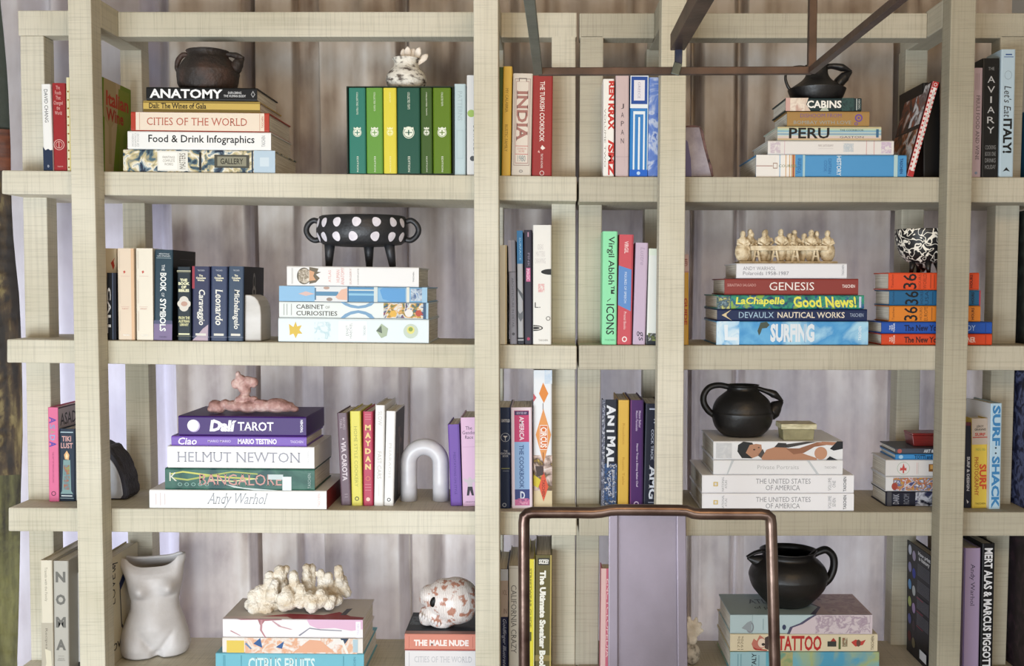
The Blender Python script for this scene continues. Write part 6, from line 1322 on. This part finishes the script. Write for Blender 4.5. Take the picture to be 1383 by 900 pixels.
def panel(nm, x0t, x1t, x0b, x1b, yt, Yf, th, m):
    A, B, Cc, D = at(x0b, 905, Yf), at(x1b, 905, Yf), at(x1t, yt, Yf), at(x0t, yt, Yf)
    def ex(top, bot): t = (seat_z - bot.z) / (top.z - bot.z); return Vector((bot.x + (top.x - bot.x) * t, Yf, seat_z))
    f = [ex(D, A), ex(Cc, B), Cc, D]; bk = [v + Vector((0, th, 0)) for v in f]
    bm = bmesh.new(); vs = [bm.verts.new(v) for v in f + bk]
    for fc in [(3, 2, 1, 0), (4, 5, 6, 7)] + [(i, (i + 1) % 4, 4 + (i + 1) % 4, 4 + i) for i in range(4)]: bm.faces.new([vs[i] for i in fc])
    o = cpart2(frombm(nm, bm, m)); bevel(o, .0012); return o
panel('back_panel', 833, 916, 833, 918, 694, YH + .008, .004, STEEL)
panel('edge_strip', 822.6, 834.5, 821.5, 834.5, 692, YH + .000, .012, STEEL)
panel('edge_strip', 914, 926.5, 915.5, 929, 692, YH + .000, .012, STEEL)
cpart2(box('seat', loL.x + .01, loR.x - .01, YH - .42, YH + .01, seat_z - .02, seat_z, STEEL, None, .006))
for sx in (loL.x + .012, loR.x - .012):
    bm = bmesh.new(); tube_bm(bm, [Vector((sx, YH - .40, seat_z - .015)), Vector((sx, YH - .41, 0))], 7.9 * kh, 16); cpart2(frombm('leg', bm, BRONZE, None, True))
    bm = bmesh.new(); tube_bm(bm, [Vector((sx, YH - .40, seat_z - .03)), Vector((sx, YH, seat_z - .03))], 6 * kh, 12); cpart2(frombm('seat_rail', bm, BRONZE, None, True))

# ================================================================ HANGING METAL LANTERN FRAME
IRON = noisy('dark_rusty_iron', '#33261f', '#4c3930', (20, 20, 20), .45, .1, 90, metal=.4)
IRONG = noisy('grey_green_iron', '#4c524c', '#666c64', (20, 20, 20), .45, .1, 90, metal=.5)
IRONB = noisy('dark_blue_iron', '#262a3c', '#30364a', (20, 20, 20), .4, .0, 90, metal=.5)
YL = -.45; kl = pxm(YL)
lant = empty('hanging_lantern', at(912, 96, YL)); tag(lant, 'dark iron frame of a hanging light fixture at the top, in front of the shelves', 'light fixture')
pl2 = Matrix.Translation(-lant.location)
def bar(nm, a, b_, hw, hh, m):
    """rectangular bar from a to b"""
    a, b_ = Vector(a), Vector(b_); t = (b_ - a).normalized()
    up = Vector((0, 0, 1)) if abs(t.z) < .9 else Vector((0, 1, 0))
    s_ = t.cross(up).normalized(); u = s_.cross(t)
    v = [p + s_ * sx * hw + u * sz * hh for p in (a, b_) for sx, sz in ((-1, -1), (1, -1), (1, 1), (-1, 1))]
    bm = bmesh.new(); vs = [bm.verts.new(q) for q in v]
    for fc in [(0, 1, 2, 3), (7, 6, 5, 4)] + [(i, (i + 1) % 4, 4 + (i + 1) % 4, 4 + i) for i in range(4)]: bm.faces.new([vs[i] for i in fc])
    o = frombm(nm, bm, m); bevel(o, .0012); o.parent = lant; o.matrix_parent_inverse = pl2; return o
pL, pR = at(727, 97, YL), at(1096, 95.5, YL)
near = -1.25
bar('lower_rail', pL, pR, 4.6 * kl, 5.0 * kl, IRON)
fL = Vector((pL.x - .012, near, pL.z)); fR = Vector((pR.x, near, pR.z))
bar('side_rail', pL, fL, 5.6 * kl, 4.4 * kl, IRONG)
bar('side_rail', pR, fR, 5.0 * kl, 4.4 * kl, IRON)
bar('lower_rail', fL, fR, 4.6 * kl, 5.0 * kl, IRON)
ztop_ = ZC - .25
bar('upright', pR, Vector((pR.x + .002, YL, ztop_)), 5.4 * kl, 5.0 * kl, IRON)
bar('upright', fL, Vector((fL.x, near, ztop_)), 5.0 * kl, 5.0 * kl, IRON); bar('upright', fR, Vector((fR.x, near, ztop_)), 5.0 * kl, 5.0 * kl, IRON)
bar('upright', fL + (pL - fL) * .0 + Vector((0, .0, 0)), Vector((fL.x, near, ztop_)), 4.9 * kl, 4.9 * kl, IRON)
mid = at(915, 57, YL)
bar('hanger_beam', (mid.x, YL, mid.z), (mid.x + .002, near, mid.z), 9.6 * kl, 11 * kl, IRON)
lk = at(916, 76, YL)
bar('link_block', at(916.5, 65, YL), at(916, 87, YL), 4.8 * kl, 4.8 * kl, IRONB)
bar('link_strap', at(916, 85, YL - .008), at(911.5, 101, YL - .010), 5.6 * kl, 1.5 * kl, IRONG)
for a_, b_ in ((fL, fR),):
    bar('top_rail', (a_.x, near, ztop_), (b_.x, near, ztop_), 4.6 * kl, 5 * kl, IRON)
bar('suspension_rod', ((pL.x + pR.x) / 2, near, ztop_), ((pL.x + pR.x) / 2, near, ZC), .006, .006, IRON)
